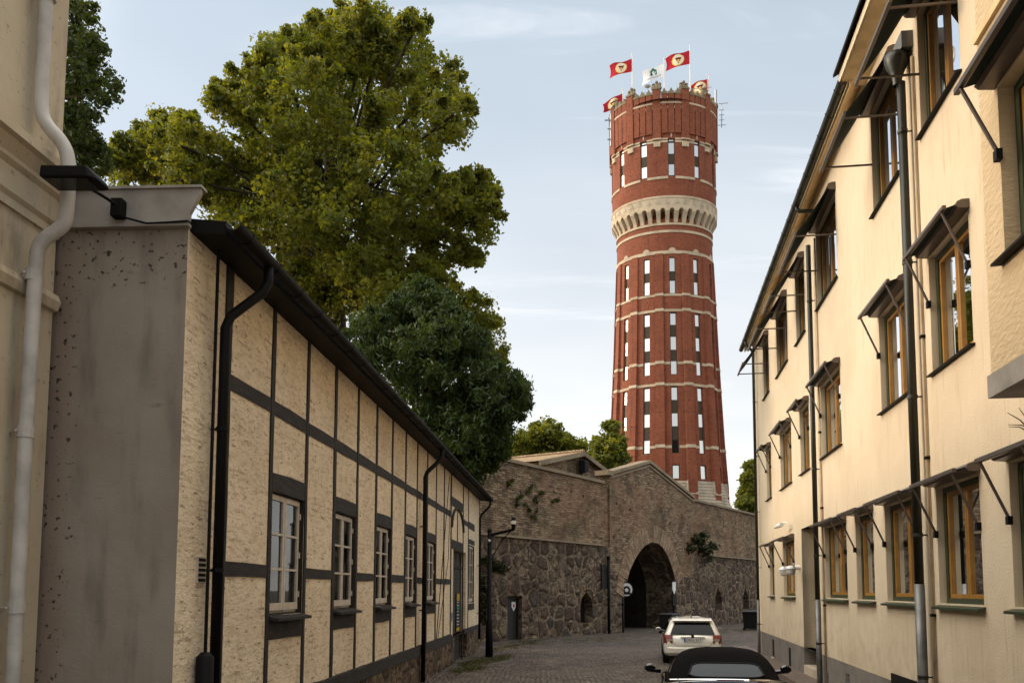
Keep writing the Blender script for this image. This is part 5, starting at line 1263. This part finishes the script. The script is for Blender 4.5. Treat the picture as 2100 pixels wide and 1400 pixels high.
# ================================================================== trees and plants
def leaf_mesh(name, mat, parent, clumps, per, L, Wd, spread, droop=0.0, seed=1):
    """clumps: array (n,4) of centre and radius; one small folded leaf per quad"""
    g=np.random.default_rng(seed); C=np.repeat(clumps,per,axis=0); n=len(C)
    d=g.normal(size=(n,3)); d/=np.linalg.norm(d,axis=1)[:,None]
    rr=g.random(n)**.45; pos=C[:,:3]+d*(C[:,3]*rr*spread)[:,None]*np.array([1,1,.75])
    t=g.normal(size=(n,3)); t[:,2]-=droop; t/=np.linalg.norm(t,axis=1)[:,None]
    up=g.normal(size=(n,3))*.8+d*.6+np.array([0,0,.7]); w=np.cross(t,up); w/=np.linalg.norm(w,axis=1)[:,None]+1e-9
    s=(.45+1.0*g.random(n)**1.4)[:,None]; l=L*s; ww=Wd*s
    nrm=np.cross(w,t)
    v=np.empty((n,4,3)); v[:,0]=pos-t*l*.5; v[:,1]=pos+w*ww*.5+nrm*ww*.12; v[:,2]=pos+t*l*.5; v[:,3]=pos-w*ww*.5+nrm*ww*.12
    base=np.array(org(parent)); v-=base
    me=bpy.data.meshes.new(name); me.vertices.add(n*4); me.vertices.foreach_set('co',v.reshape(-1))
    me.loops.add(n*4); me.loops.foreach_set('vertex_index',np.arange(n*4,dtype=np.int32))
    me.polygons.add(n); me.polygons.foreach_set('loop_start',np.arange(0,n*4,4,dtype=np.int32)); me.polygons.foreach_set('loop_total',np.full(n,4,dtype=np.int32))
    me.update(); me.validate()
    at_=me.color_attributes.new('tint','FLOAT_COLOR','POINT'); cr=np.repeat(g.random(len(clumps)),per)
    col=np.ones((n,4)); col[:,0]=np.clip(cr*.7+g.random(n)*.4,0,1); col[:,1]=np.clip(cr[::-1]*.5+g.random(n)*.55,0,1); col[:,2]=g.random(n)
    at_.data.foreach_set('color',np.repeat(col,4,axis=0).reshape(-1))
    me.materials.append(mat); o=bpy.data.objects.new(name,me); COL.objects.link(o); o.parent=parent; return o
def tree(label, blobs, Y, mat, dens, L, Wd, base_uv=None, depth=.8, sub=.40, per=26, trunk_r=.35, seed=3, droop=0, trunk_u=None, clump=(.45,.85), spread=1.0, cat='tree', shape=1.0, back=True):
    g=random.Random(seed); k=Y/FPX
    cx=sum(b[0]*b[2]**2 for b in blobs)/sum(b[2]**2 for b in blobs); cy=sum(b[1]*b[2]**2 for b in blobs)/sum(b[2]**2 for b in blobs)
    rad_=max(math.hypot(b[0]-cx,b[1]-cy)+b[2]*.5 for b in blobs)
    B0=at(trunk_u if trunk_u else cx,1208,Y); B0.z=gz(Y)-.2
    T=thing('tree',label,cat,B0)
    clumps=[]; brs=MB(); top=at(cx,cy,Y).z
    mid=Vector((B0.x*.6+at(cx,cy,Y).x*.4,Y,top*.55)); crown=at(cx,cy,Y)
    brs.tube(sm([B0,Vector((B0.x,Y,top*.3)),mid,crown,crown+Vector((0,0,rad_*k*.55))],2),[trunk_r]+[trunk_r*.9]*2+[trunk_r*.8,trunk_r*.7]+[trunk_r*.6]*4+[trunk_r*.5,.12,.1,.08,.06,.05,.05,.04] if False else trunk_r*.55,9)
    for (u,v,r) in blobs:
        d=math.hypot(u-cx,v-cy); room=math.sqrt(max(.05,1-(d/rad_)**2))*rad_*depth
        for s in ((-1,1) if back else (0,)):
            off=s*room*k*g.uniform(.15,.85); P=at(u,v,Y+off); R=r*k*(1+off/Y)
            q=(crown+P)/2+Vector((0,0,-.12*(P-crown).length)); st=crown.lerp(B0,g.uniform(.0,.35))
            brs.tube(sm([st,q,P],2),[.20,.18,.16,.14,.12,.10,.08,.06,.05,.03][:len(sm([st,q,P],2))] if len(sm([st,q,P],2))<=10 else .07,6)
            n=max(4,int(dens*R*R))
            for _ in range(n):
                z=g.uniform(-1,1); a=g.uniform(0,2*math.pi); w=math.sqrt(1-z*z); q=R*g.uniform(.35,1.0)**.5
                clumps.append((P.x+math.cos(a)*w*q,P.y+math.sin(a)*w*q,P.z+z*q*shape,g.uniform(*clump)))
            for _ in range(7):                                  # loose sprays that stick out of the outline
                a=g.uniform(0,2*math.pi); z=g.uniform(-.5,1); w=math.sqrt(1-min(1,z*z)); q=R*g.uniform(.95,1.28)
                S_=Vector((P.x+math.cos(a)*w*q,P.y+math.sin(a)*w*q,P.z+z*q)); 
                for t in (0,.35,.7): c_=S_.lerp(P,t*.35); clumps.append((c_.x,c_.y,c_.z,clump[0]*g.uniform(.45,.8)*(1+t)))
    obj('trunk',brs,G['bark'],T,smooth=True)
    leaf_mesh('crown',mat,T,np.array(clumps),per,L,Wd,spread,droop,seed); return T
big=[(748,70,62),(705,105,60),(660,110,70),(580,120,52),(555,165,52),(820,120,62),(790,70,40),(890,180,62),(850,60,30),(930,235,48),(515,205,60),(470,212,42),(620,220,95),(740,200,100),(840,260,85),(560,310,75),(650,330,105),(780,370,100),(880,400,62),(950,410,55),(985,450,42),(990,390,34),(905,490,62),(720,470,105),(820,520,90),(880,570,48),(600,420,85),(520,380,65),(430,330,62),(370,300,55),(340,262,30),(290,300,42),(385,262,26),(370,370,55),(690,590,70),(790,600,70),(290,350,42),(450,400,50),(245,345,38),(965,520,30),(640,520,60),(655,600,45),(560,520,80),(480,480,60),(600,640,75)]
tree('huge golden green leafy tree rising behind the half-timbered house',big,41,G['leaf_gold'],10.5,.22,.16,per=56,trunk_r=.6,seed=11,trunk_u=720,clump=(.42,.8))
tree('yellow green tree peeping out at the right behind the dark locust tree',[(975,640,36),(1000,680,36),(1005,725,34),(960,690,45),(1010,760,30),(930,620,36)],47,G['leaf_gold'],10,.20,.15,per=44,trunk_r=.3,seed=5)
loc=[(850,640,58),(800,680,55),(745,690,40),(880,710,75),(945,700,48),(905,640,36),(965,770,62),(1015,795,46),(1045,820,34),(1035,855,34),(880,785,58),(830,750,60),(960,850,46),(905,905,48),(960,905,52),(1010,895,40),(940,945,38),(985,950,28),(1000,925,34),(885,870,28),(740,735,30),(1060,800,22),(870,610,28),(915,950,34),(880,930,36),(950,975,20),(1015,925,22),(930,990,18)]
tree('dark blue-green locust tree with drooping leaflets overhanging the eaves beside the fortress wall',loc,32.5,G['leaf_blue'],18,.24,.075,per=66,trunk_r=.42,seed=21,droop=.9,trunk_u=672,clump=(.35,.7))
tree('dark tree showing beside the beige house, beyond the flood lamp',[(150,60,55),(195,110,42),(150,140,48),(205,180,38),(170,200,40),(130,250,45),(160,280,35),(185,320,36),(120,100,60),(120,190,50),(60,100,90),(60,230,90),(0,150,90),(130,330,45),(140,20,50),(-120,60,170),(-200,320,170),(-100,-130,150)],27,G['leaf_dark'],6.5,.15,.10,per=34,trunk_r=.4,seed=31,trunk_u=60,clump=(.3,.55))
tree('sunlit broad tree behind the roof of the small stone store',[(1110,903,30),(1080,912,28),(1055,925,26),(1140,902,26),(1165,915,22),(1185,915,12),(1125,880,14),(1100,930,30),(1150,935,28)],82,G['leaf_gold'],3.6,.34,.25,per=52,trunk_r=.4,seed=41,clump=(.7,1.2))
tree('yellow green tree at the left foot of the water tower',[(1252,890,22),(1240,915,24),(1258,925,26),(1225,935,18),(1212,945,12),(1262,960,30),(1235,955,24)],96,G['leaf_gold'],3.4,.38,.28,per=50,trunk_r=.4,seed=43,clump=(.7,1.2))
tree('sparse yellowish tree beside the far corner of the cream building',[(1540,985,16),(1532,1010,14),(1545,960,14),(1530,1035,14),(1545,1030,18),(1555,1000,22),(1550,1050,18)],100,G['leaf_gold'],2.4,.36,.26,per=36,trunk_r=.3,seed=47,clump=(.7,1.1))
def bush(name,label,blobs,mat,w_pt,per=24,L=.16,Wd=.12,dens=30,seed=2,clump=(.16,.3),droop=.2,cat='plant'):
    T=thing(name,label,cat,w_pt(*blobs[0][:2])); g=random.Random(seed); cl=[]; st=MB()
    for u,v,r in blobs:
        P=w_pt(u,v); R=r*P.y/FPX; st.tube([org(T),(org(T)+P)/2+Vector((0,0,.1)),P],.02,5)
        for _ in range(max(4,int(dens*R*R))):
            d=Vector((g.gauss(0,1),g.gauss(0,1),g.gauss(0,1))).normalized()*R*g.random()**.4; cl.append((P.x+d.x,P.y+d.y*.6,P.z+d.z,g.uniform(*clump)))
    obj('stem',st,G['bark'],T); leaf_mesh('foliage',mat,T,np.array(cl),per,L,Wd,1.0,droop,seed); return T
def on_sw(o):
    def f(u,v): a,z=SS(u,v,o); return SW.pt(a,z,o)
    return f
bush('wall_shrub','dark green shrub rooted in the fortress wall right of the gateway',[(1432,1112,15),(1445,1128,16),(1420,1125,13),(1440,1100,8),(1425,1108,10),(1450,1142,10),(1458,1120,8)],G['leaf_ivy'],on_sw(.45),L=.30,Wd=.2,dens=14,clump=(.25,.5),seed=8)
bush('ivy','dark ivy mass between the end of the half-timbered house and the lamp post',[(986,1205,12),(984,1225,14),(990,1245,14),(982,1262,12),(994,1265,10),(976,1240,10),(988,1190,8),(1000,1225,8)],G['leaf_ivy'],lambda u,v:at(u,v,36.5),dens=30,L=.2,Wd=.15,seed=9)
bush('ivy','small ivy patch on the boulders just right of the lamp post',[(1018,1160,8),(1008,1155,8),(1030,1165,6),(998,1150,9),(985,1150,9)],G['leaf_ivy'],on_sw(.3),dens=22,L=.2,Wd=.15,seed=10)
g_=random.Random(77); n_=0
for (u,v,s) in ((1085,1000,5),(1100,1020,6),(1068,1012,4),(1045,985,5),(1115,1005,4),(1085,1040,4),(1330,1092,4),(1095,1055,4),(1060,1030,3.5),(1140,1020,3.5),(1290,1040,3)):
    s*=.5; T=bush('wall_weed','',[(u+g_.uniform(-9,9),v+g_.uniform(-9,9),s*g_.uniform(.5,1.2)),(u+s*g_.uniform(-2,2),v+s*2,s*.5),(u+s*g_.uniform(-2,2),v+s*3.2,s*.3)],G['leaf_dark'],on_sw(.06),per=16,dens=26,L=.10,Wd=.05,seed=100+n_,clump=(.08,.2),droop=.6); n_+=1
    tag(T,'small tuft of weeds growing from the joints of the fortress wall','plant','weed tufts on the fortress wall')
# grass and moss at the foot of the lamp post and along the wall
g=np.random.default_rng(5); cl=[]
for u0,v0,u1,v1,n in ((950,1362,1045,1346,170),(1000,1335,1100,1316,80),(1050,1315,1240,1312,60),(930,1376,985,1368,70),(1250,1311,1280,1306,12),(1400,1300,1550,1290,50)):
    for _ in range(n):
        t=g.random(); p=ground_px(u0+(u1-u0)*t+g.normal()*6,v0+(v1-v0)*t+g.normal()*3.0); cl.append((p.x,p.y,p.z+.02,.22))
GR=bpy.data.objects.new('grass',None)
go=leaf_mesh('grass',G['grassm'],None,np.array(cl),26,.09,.03,1.0,-.6,6); tag(go,kind='stuff')
m=go.data; co=np.empty(len(m.vertices)*3); m.vertices.foreach_get('co',co); co=co.reshape(-1,3); yy=np.clip(co[:,1],12.5,95); gr=-0.012*(yy-12.5); co[:,2]=gr+np.abs(co[:,2]-gr)*.35; m.vertices.foreach_set('co',co.reshape(-1)); m.update()
# ================================================================== street furniture
P=ground_px(1003,1347); LY=P.y; kk=LY/FPX
lp=thing('street_lamp','black street lamp post with a side arm at the end of the half-timbered house','lamp',P)
top=at(1001.5,1090,LY); md=at(1003,1272,LY)
obj('post',MB().tube([Vector((P.x,P.y,P.z-.1)),Vector((P.x,P.y,md.z)),Vector((P.x,P.y,md.z+.05)),Vector((P.x,P.y,top.z))],[.13,.12,.085,.075],12),G['black'],lp,smooth=True)
tipp=at(1053,1085,LY-.2); obj('arm',MB().tube([Vector((P.x,P.y,top.z-.12)),Vector((tipp.x,tipp.y,tipp.z))],.05,8),G['black'],lp); obj('finial',MB().sphere((P.x,P.y,top.z+.03),.09,8),G['black'],lp)
obj('brace',MB().tube(sm([at(1003,1162,LY),at(1015,1130,LY),at(1035,1100,LY),at(1047,1089,LY)],2),.018,6),G['black'],lp)
lt=obj('lantern',MB().lathe([(0,-.04),(.06,0),(.08,.10),(.085,.30),(.10,.32),(.05,.42),(0,.44)],tipp,10),G['black'],lp,smooth=True)
obj('lamp_glass',MB().lathe([(.087,.18),(.09,.30)],tipp,10),G['lampglass'],lt)
obj('insulator',MB().sphere(at(1003.5,1108,LY-.09),.05,8),G['signwhite'],lp)
def bin_(u,v,label,w=1.0,h=1.1,d=.8):
    p=ground_px(u,v); a=(p-SW.O).dot(SW.u); o=(p-SW.O).dot(SW.n); z=p.z; b=thing('wheelie_bin',label,'bin',p)
    q=lambda s,zz:[SW.pt(a-w/2*s,zz,o),SW.pt(a+w/2*s,zz,o),SW.pt(a+w/2*s,zz,o+d*s),SW.pt(a-w/2*s,zz,o+d*s)]
    obj('body',MB().loft([q(.82,z+.1),q(.98,z+h*.9)]),G['bin'],b,bevel=.03); obj('lid',MB().loft([q(1.04,z+h*.9),q(1.06,z+h*.95),q(.85,z+h)]),G['bin'],b,bevel=.02)
    for s in (-.35,.35): obj('wheel',MB().tube([SW.pt(a+s*w-.03,z+.1,o),SW.pt(a+s*w+.03,z+.1,o)],.1,10),G['rubber'],b)
    obj('handle',MB().tube([SW.pt(a-w*.4,z+h*.93,o+d*1.1),SW.pt(a+w*.4,z+h*.93,o+d*1.1)],.02,6),G['bin'],b)
bin_(1361,1297,'black wheelie bin beside the right jamb of the gateway, behind the white car',1.3,1.15); bin_(1536,1290,'large black waste container by the wall near the far corner of the cream building',2.6,1.25,1.0)
# ================================================================== cars
def car_frame(rear):
    f=RW.u; r=Vector((f.y,-f.x,0)); return lambda x,y,z: rear+r*x+f*y+Z*z
def ring_pts(C,z,y0,y1,w,n=6,rc=.28,crown=0.0):
    pts=[]; r=min(rc,w*.9,(y1-y0)*.45)
    for cx_,cy_,a0 in ((w-r,y1-r,0),(-w+r,y1-r,90),(-w+r,y0+r,180),(w-r,y0+r,270)):
        for i in range(n+1):
            a=math.radians(a0+90*i/n); x=cx_+math.cos(a)*r; y=cy_+math.sin(a)*r; pts.append(C(x,y,z+crown*(1-(x/w)**2)))
    return pts
def body_loft(C,st):
    secs=[]
    for y,w,zb,zs in st:
        h=zs-zb; half=[(w*.80,zb),(w*.965,zb+.05),(w,zb+h*.28),(w*1.005,zb+h*.55),(w*.985,zb+h*.80),(w*.93,zs-.025),(w*.82,zs+.005),(w*.4,zs+.035),(0,zs+.045)]
        secs.append([C(x,y,z) for x,z in half]+[C(-x,y,z) for x,z in half[-2::-1]])
    return MB().loft(secs)
def wheels(C,root,ys,xw,r):
    for y in ys:
        for s in (-1,1):
            prof=[(.0,.02),(r*.60,.03),(r*.64,0),(r*.9,-.005),(r,.04),(r,.17),(r*.9,.21),(.0,.21)]
            ty=MB(); rim=MB(); n=24
            ring=lambda rr,dx:[C(s*(xw-dx),y+math.cos(2*math.pi*k/n)*rr,r+math.sin(2*math.pi*k/n)*rr) for k in range(n)]
            ty.loft([ring(r*.62,.0),ring(r*.9,-.005),ring(r,.03),ring(r,.18),ring(r*.8,.21)]); w_=obj('wheel',ty,G['rubber'],root,smooth=True)
            rim.loft([ring(r*.62,.01),ring(r*.55,.03),ring(r*.16,.02)],cap=False); rim.loft([ring(r*.16,.02),ring(.01,.0)],cap=False); obj('rim',rim,G['alloy'],w_)
def plate(C,root,y,z,body_txt,w=.52,h=.11):
    p=obj('number_plate',MB().pbox(C(-w/2,y,z-h/2),C(w/2,0,0)-C(-w/2,0,0),C(0,0,0)-C(0,.012,0),Z*h),G['platewhite'],root)
    obj('blue_strip',MB().quad(C(-w/2,y-.016,z-h/2),C(-w/2+.045,y-.016,z-h/2),C(-w/2+.045,y-.016,z+h/2),C(-w/2,y-.016,z+h/2)),G['plateblue'],p)
    vs,fs=text_verts(body_txt,1.0); mx=max(v.x for v in vs)-min(v.x for v in vs); my=max(v.y for v in vs)-min(v.y for v in vs)
    q=MB(); q.add([C(.022+v.x/mx*(w*.84),y-.017,z+v.y/my*(h*.72)) for v in vs],[tuple(f) for f in fs]); obj('plate_lettering',q,G['ink'],p)
    return p
# ---- cream estate car
rear=Vector((4.55,25.1,gz(25.1))); C=car_frame(rear)
E=thing('estate_car','cream white estate car seen from behind, parked beyond the black convertible','car',rear)
st=[(0.0,.74,.34,.70),(.05,.82,.24,.82),(.18,.865,.20,.865),(.6,.88,.18,.88),(1.5,.885,.17,.87),(2.6,.885,.17,.86),(3.4,.88,.17,.86),(3.9,.86,.18,.80),(4.35,.80,.2,.70),(4.6,.66,.26,.58)]
obj('body',body_loft(C,st),G['carwhite'],E,smooth=True,subsurf=1)
lv=[(.80,.10,3.55,.835),(.90,.13,3.40,.815),(1.05,.24,3.05,.755),(1.20,.36,2.70,.69),(1.30,.46,2.45,.635),(1.355,.60,2.25,.56),(1.375,.85,2.0,.42)]
obj('cabin',MB().loft([ring_pts(C,z,a,b,w,rc=.16,crown=(.025 if z>1.28 else 0)) for z,a,b,w in lv]),G['carwhite'],E,smooth=True)
def yat(z): return interp([(l[0],l[1]) for l in lv],z)
def wat(z): return interp([(l[0],l[3]) for l in lv],z)
def yft(z): return interp([(l[0],l[2]) for l in lv],z)
m=MB(); zs=[.885,.97,1.07,1.17,1.245]; rows=[[C(x*(wat(z)-.15),yat(z)-.014,z) for x in (-1,-.75,-.4,0,.4,.75,1)] for z in zs]
for a,b in zip(rows,rows[1:]):
    for i in range(6): m.quad(a[i],a[i+1],b[i+1],b[i])
obj('rear_window',m,G['carglass'],E,smooth=True)
sp=[[C(x,y,z) for y,z in ((.33,1.275),(.30,1.30),(.40,1.345),(.62,1.375),(.62,1.33))] for x in (-.60,-.45,0,.45,.60)]
obj('spoiler',MB().loft(sp),G['carwhite'],E,smooth=False,bevel=.012)
obj('brake_light',MB().pbox(C(-.20,.322,1.272),C(.4,0,0)-C(0,0,0),C(0,.05,0)-C(0,0,0),Z*.014),G['tail'],E)
for s in (-1,1):
    m=MB(); zz=[.615,.70,.79,.88]; 
    A_=[C(s*.60,.02-.012+max(0,z-.8)*.4,z) for z in zz]; B_=[C(s*.80,.045+max(0,z-.8)*.5,z) for z in zz]; D_=[C(s*.872,.20,z) for z in zz]
    for i in range(3): m.quad(A_[i],B_[i],B_[i+1],A_[i+1]); m.quad(B_[i],D_[i],D_[i+1],B_[i+1])
    for L_ in (A_,): m.quad(A_[3],B_[3],C(s*.80,.16,.88),C(s*.6,.16,.88)); m.quad(A_[0],B_[0],C(s*.80,.16,.615),C(s*.6,.16,.615))
    tl=obj('tail_light',m,G['tail'],E)
    m=MB(); m.quad(C(s*.605,.004,.70),C(s*.79,.026,.70),C(s*.79,.026,.775),C(s*.605,.004,.775)); obj('lamp_lens',m,G['tailclear'],tl)
    m=MB(); m.loft([[C(s*(wat(z)-.11),yat(z)-.012+.03,z),C(s*(wat(z)-.02),yat(z)+.07,z),C(s*(wat(z)-.03),yat(z)+.10,z),C(s*(wat(z)-.11),yat(z)+.06,z)] for z in (.89,1.0,1.10)]); obj('pillar_lamp',m,G['tailclear'],E)
    m=MB(); 
    for y0,y1 in ((.50,1.35),(1.42,2.2),(2.25,2.9)):
        zz=(.90,1.06,1.22); rows=[[C(s*(wat(z)+.008),max(y0,yat(z)+.2) if y0<.6 else y0,z),C(s*(wat(z)+.008),min(y1,yft(z)-.2),z)] for z in zz]
        for a,b in zip(rows,rows[1:]): m.quad(a[0],a[1],b[1],b[0])
    obj('side_window',m,G['carglass'],E)
    mr=MB(); c=C(s*1.0,2.72,.93); mr.sphere(c,.09,10,(1.05,.7,.75)); mi=obj('mirror',mr,G['carwhite'] if s<0 else G['carblack'],E,smooth=True); obj('mirror_arm',MB().tube([C(s*.84,2.75,.88),c],.03,6),G['carblack'],mi); obj('mirror_glass',MB().poly([C(s*1.0+math.cos(k*.5236)*.075,2.62,.93+math.sin(k*.5236)*.05) for k in range(12)]),G['chrome'],mi)
wf=yft; m=MB(); rows=[[C(x*(wat(z)-.1),yft(z)+.012,z) for x in (-1,0,1)] for z in (.90,1.05,1.25)]
for a,b in zip(rows,rows[1:]):
    for i in range(2): m.quad(a[i],a[i+1],b[i+1],b[i])
obj('windscreen',m,G['carglass'],E)
obj('rear_bumper',MB().loft([[C(x,y,z) for y,z in ((.03+b,.30),(-.05+b,.34),(-.06+b,.50),(.02+b,.53))] for x,b in ((-.84,.16),(-.70,.02),(0,-.02),(.70,.02),(.84,.16))]),G['carwhite'],E,smooth=False,bevel=.02)
obj('lower_valance',MB().loft([[C(x,y,z) for y,z in ((.06+b,.17),(-.02+b,.20),(-.03+b,.30),(.06+b,.31))] for x,b in ((-.80,.14),(0,-.01),(.80,.14))]),G['rubber'],E)
obj('tailgate_seam',MB().tube([C(-.62,-.014+.03,.86),C(-.60,.0,.70),C(-.50,-.012,.56),C(.50,-.012,.56),C(.60,.0,.70),C(.62,.016,.86)],.006,5),G['ink'],E)
plate(C,E,-.012,.735,'GKD 311'); obj('handle_bar',MB().pbox(C(-.36,-.02,.80),C(.72,0,0)-C(0,0,0),C(0,.04,0)-C(0,0,0),Z*.02),G['ink'],E)
obj('emblem',MB().tube([C(0,.03,.855),C(0,-.012,.852)],.045,16),G['ink'],E); obj('wiper',MB().tube([C(-.02,yat(.9)-.03,.90),C(-.40,yat(.94)-.03,.925)],.012,5),G['ink'],E); obj('aerial',MB().tube([C(0,.75,1.38),C(0,.72,1.44)],[.03,.012],6),G['ink'],E)
wheels(C,E,(.85,3.55),.885,.31)
# ---- black convertible
Mm=at(1471,1368,12.2); rear=Mm-RW.u*2.62; rear.z=0; C=car_frame(rear)
K=thing('convertible','glossy black convertible with its black canvas roof up, seen from behind','car',rear)
st=[(0.0,.66,.40,.74),(.05,.76,.28,.84),(.22,.86,.20,.91),(.6,.905,.18,.945),(1.2,.91,.17,.93),(1.9,.88,.17,.905),(2.7,.87,.17,.90),(3.3,.885,.17,.86),(3.8,.84,.2,.74),(4.1,.66,.28,.58)]
obj('body',body_loft(C,st),G['carblack'],K,smooth=True,subsurf=2)
lv=[(.90,.98,3.15,.705),(.96,1.06,2.98,.695),(1.06,1.24,2.78,.655),(1.15,1.42,2.62,.605),(1.215,1.60,2.5,.54),(1.255,1.80,2.4,.45),(1.268,2.0,2.3,.32)]
obj('soft_top',MB().loft([ring_pts(C,z,a,b,w,rc=.34,crown=(.03 if z>1.2 else 0.0)) for z,a,b,w in lv]),G['softtop'],K,smooth=True)
pts=[]; zc_=1.06; 
rows=[]
for j in range(7):
    t=-1+2*j/6; z=zc_+.078*t; row=[]
    for i in range(13):
        x=math.sin(math.pi/2*(-1+2*i/12)); xx=.45*x*(1-.06*t); zz=zc_+.078*t*max(.30,(1-abs(x)**9))**.30
        row.append(C(xx,yat(zz)-.012+.26*max(0,abs(xx)-.31)**2,zz))
    rows.append(row)
m=MB()
for a,b in zip(rows,rows[1:]):
    for i in range(12): m.quad(a[i],a[i+1],b[i+1],b[i])
obj('rear_window',m,G['rearglass'],K,smooth=True)
bd=[rows[0][i] for i in range(13)]+[rows[j][12] for j in range(1,7)]+[rows[6][i] for i in range(11,-1,-1)]+[rows[j][0] for j in range(5,0,-1)]
obj('window_seal',MB().tube(bd+[bd[0]],.012,6),G['rubber'],K)
obj('roof_seam',MB().tube([C(x,yat(.945)-.02+.16*abs(x)**3,.945) for x in (-.66,-.5,-.25,0,.25,.5,.66)],.018,6),G['softtop'],K)
obj('deck_trim',MB().tube([C(x,.94-.10*(1-(x/.72)**2)+.02,.955+.02*(1-(x/.72)**2)) for x in (-.72,-.5,-.25,0,.25,.5,.72)],.014,6),G['chrome'],K)
obj('boot_seam',MB().tube([C(x,y,z) for x,y,z in ((-.62,.90,.972),(-.60,.40,.965),(-.5,.12,.905),(.5,.12,.905),(.60,.40,.965),(.62,.90,.972))],.006,5),G['ink'],K)
obj('high_brake_light',MB().pbox(C(-.16,.60,.992),C(.32,0,0)-C(0,0,0),C(0,.03,0)-C(0,0,0),Z*.012),G['tail'],K)
for s in (-1,1):
    c=C(s*.97,2.62,.955); mi=obj('mirror',MB().sphere(c,.083,12,(1.05,.7,.78)),G['carblack'],K,smooth=True); obj('mirror_arm',MB().tube([C(s*.82,2.68,.90),c-Z*.03],.03,6),G['carblack'],mi); obj('mirror_glass',MB().poly([C(s*.97+math.cos(k*.5236)*.062,2.56,.955+math.sin(k*.5236)*.042) for k in range(12)]),G['carglass'],mi)
    m=MB(); rows=[[C(s*(wat(z)+.01-.03*(y>2.5)),y,z) for y in (1.85,2.2,2.55)] for z in (.95,1.05,1.14)]
    for a,b in zip(rows,rows[1:]):
        for i in range(2): m.quad(a[i],a[i+1],b[i+1],b[i])
    obj('side_window',m,G['carglass'],K)
    obj('tail_light',MB().sphere(C(s*.66,.10,.74),.13,10,(1.1,.6,.7)),G['tail'],K,smooth=True)
m=MB(); rows=[[C(x*(wat(z)-.06),yft(z)+.012,z) for x in (-1,0,1)] for z in (.93,1.06,1.2)]
for a,b in zip(rows,rows[1:]):
    for i in range(2): m.quad(a[i],a[i+1],b[i+1],b[i])
obj('windscreen',m,G['carglass'],K)
obj('rear_bumper',MB().loft([[C(x,y,z) for y,z in ((.02+b,.26),(-.06+b,.32),(-.06+b,.52),(.0+b,.56))] for x,b in ((-.84,.22),(-.6,.03),(0,-.03),(.6,.03),(.84,.22))]),G['carblack'],K,bevel=.02)
wheels(C,K,(.80,3.28),.905,.32)
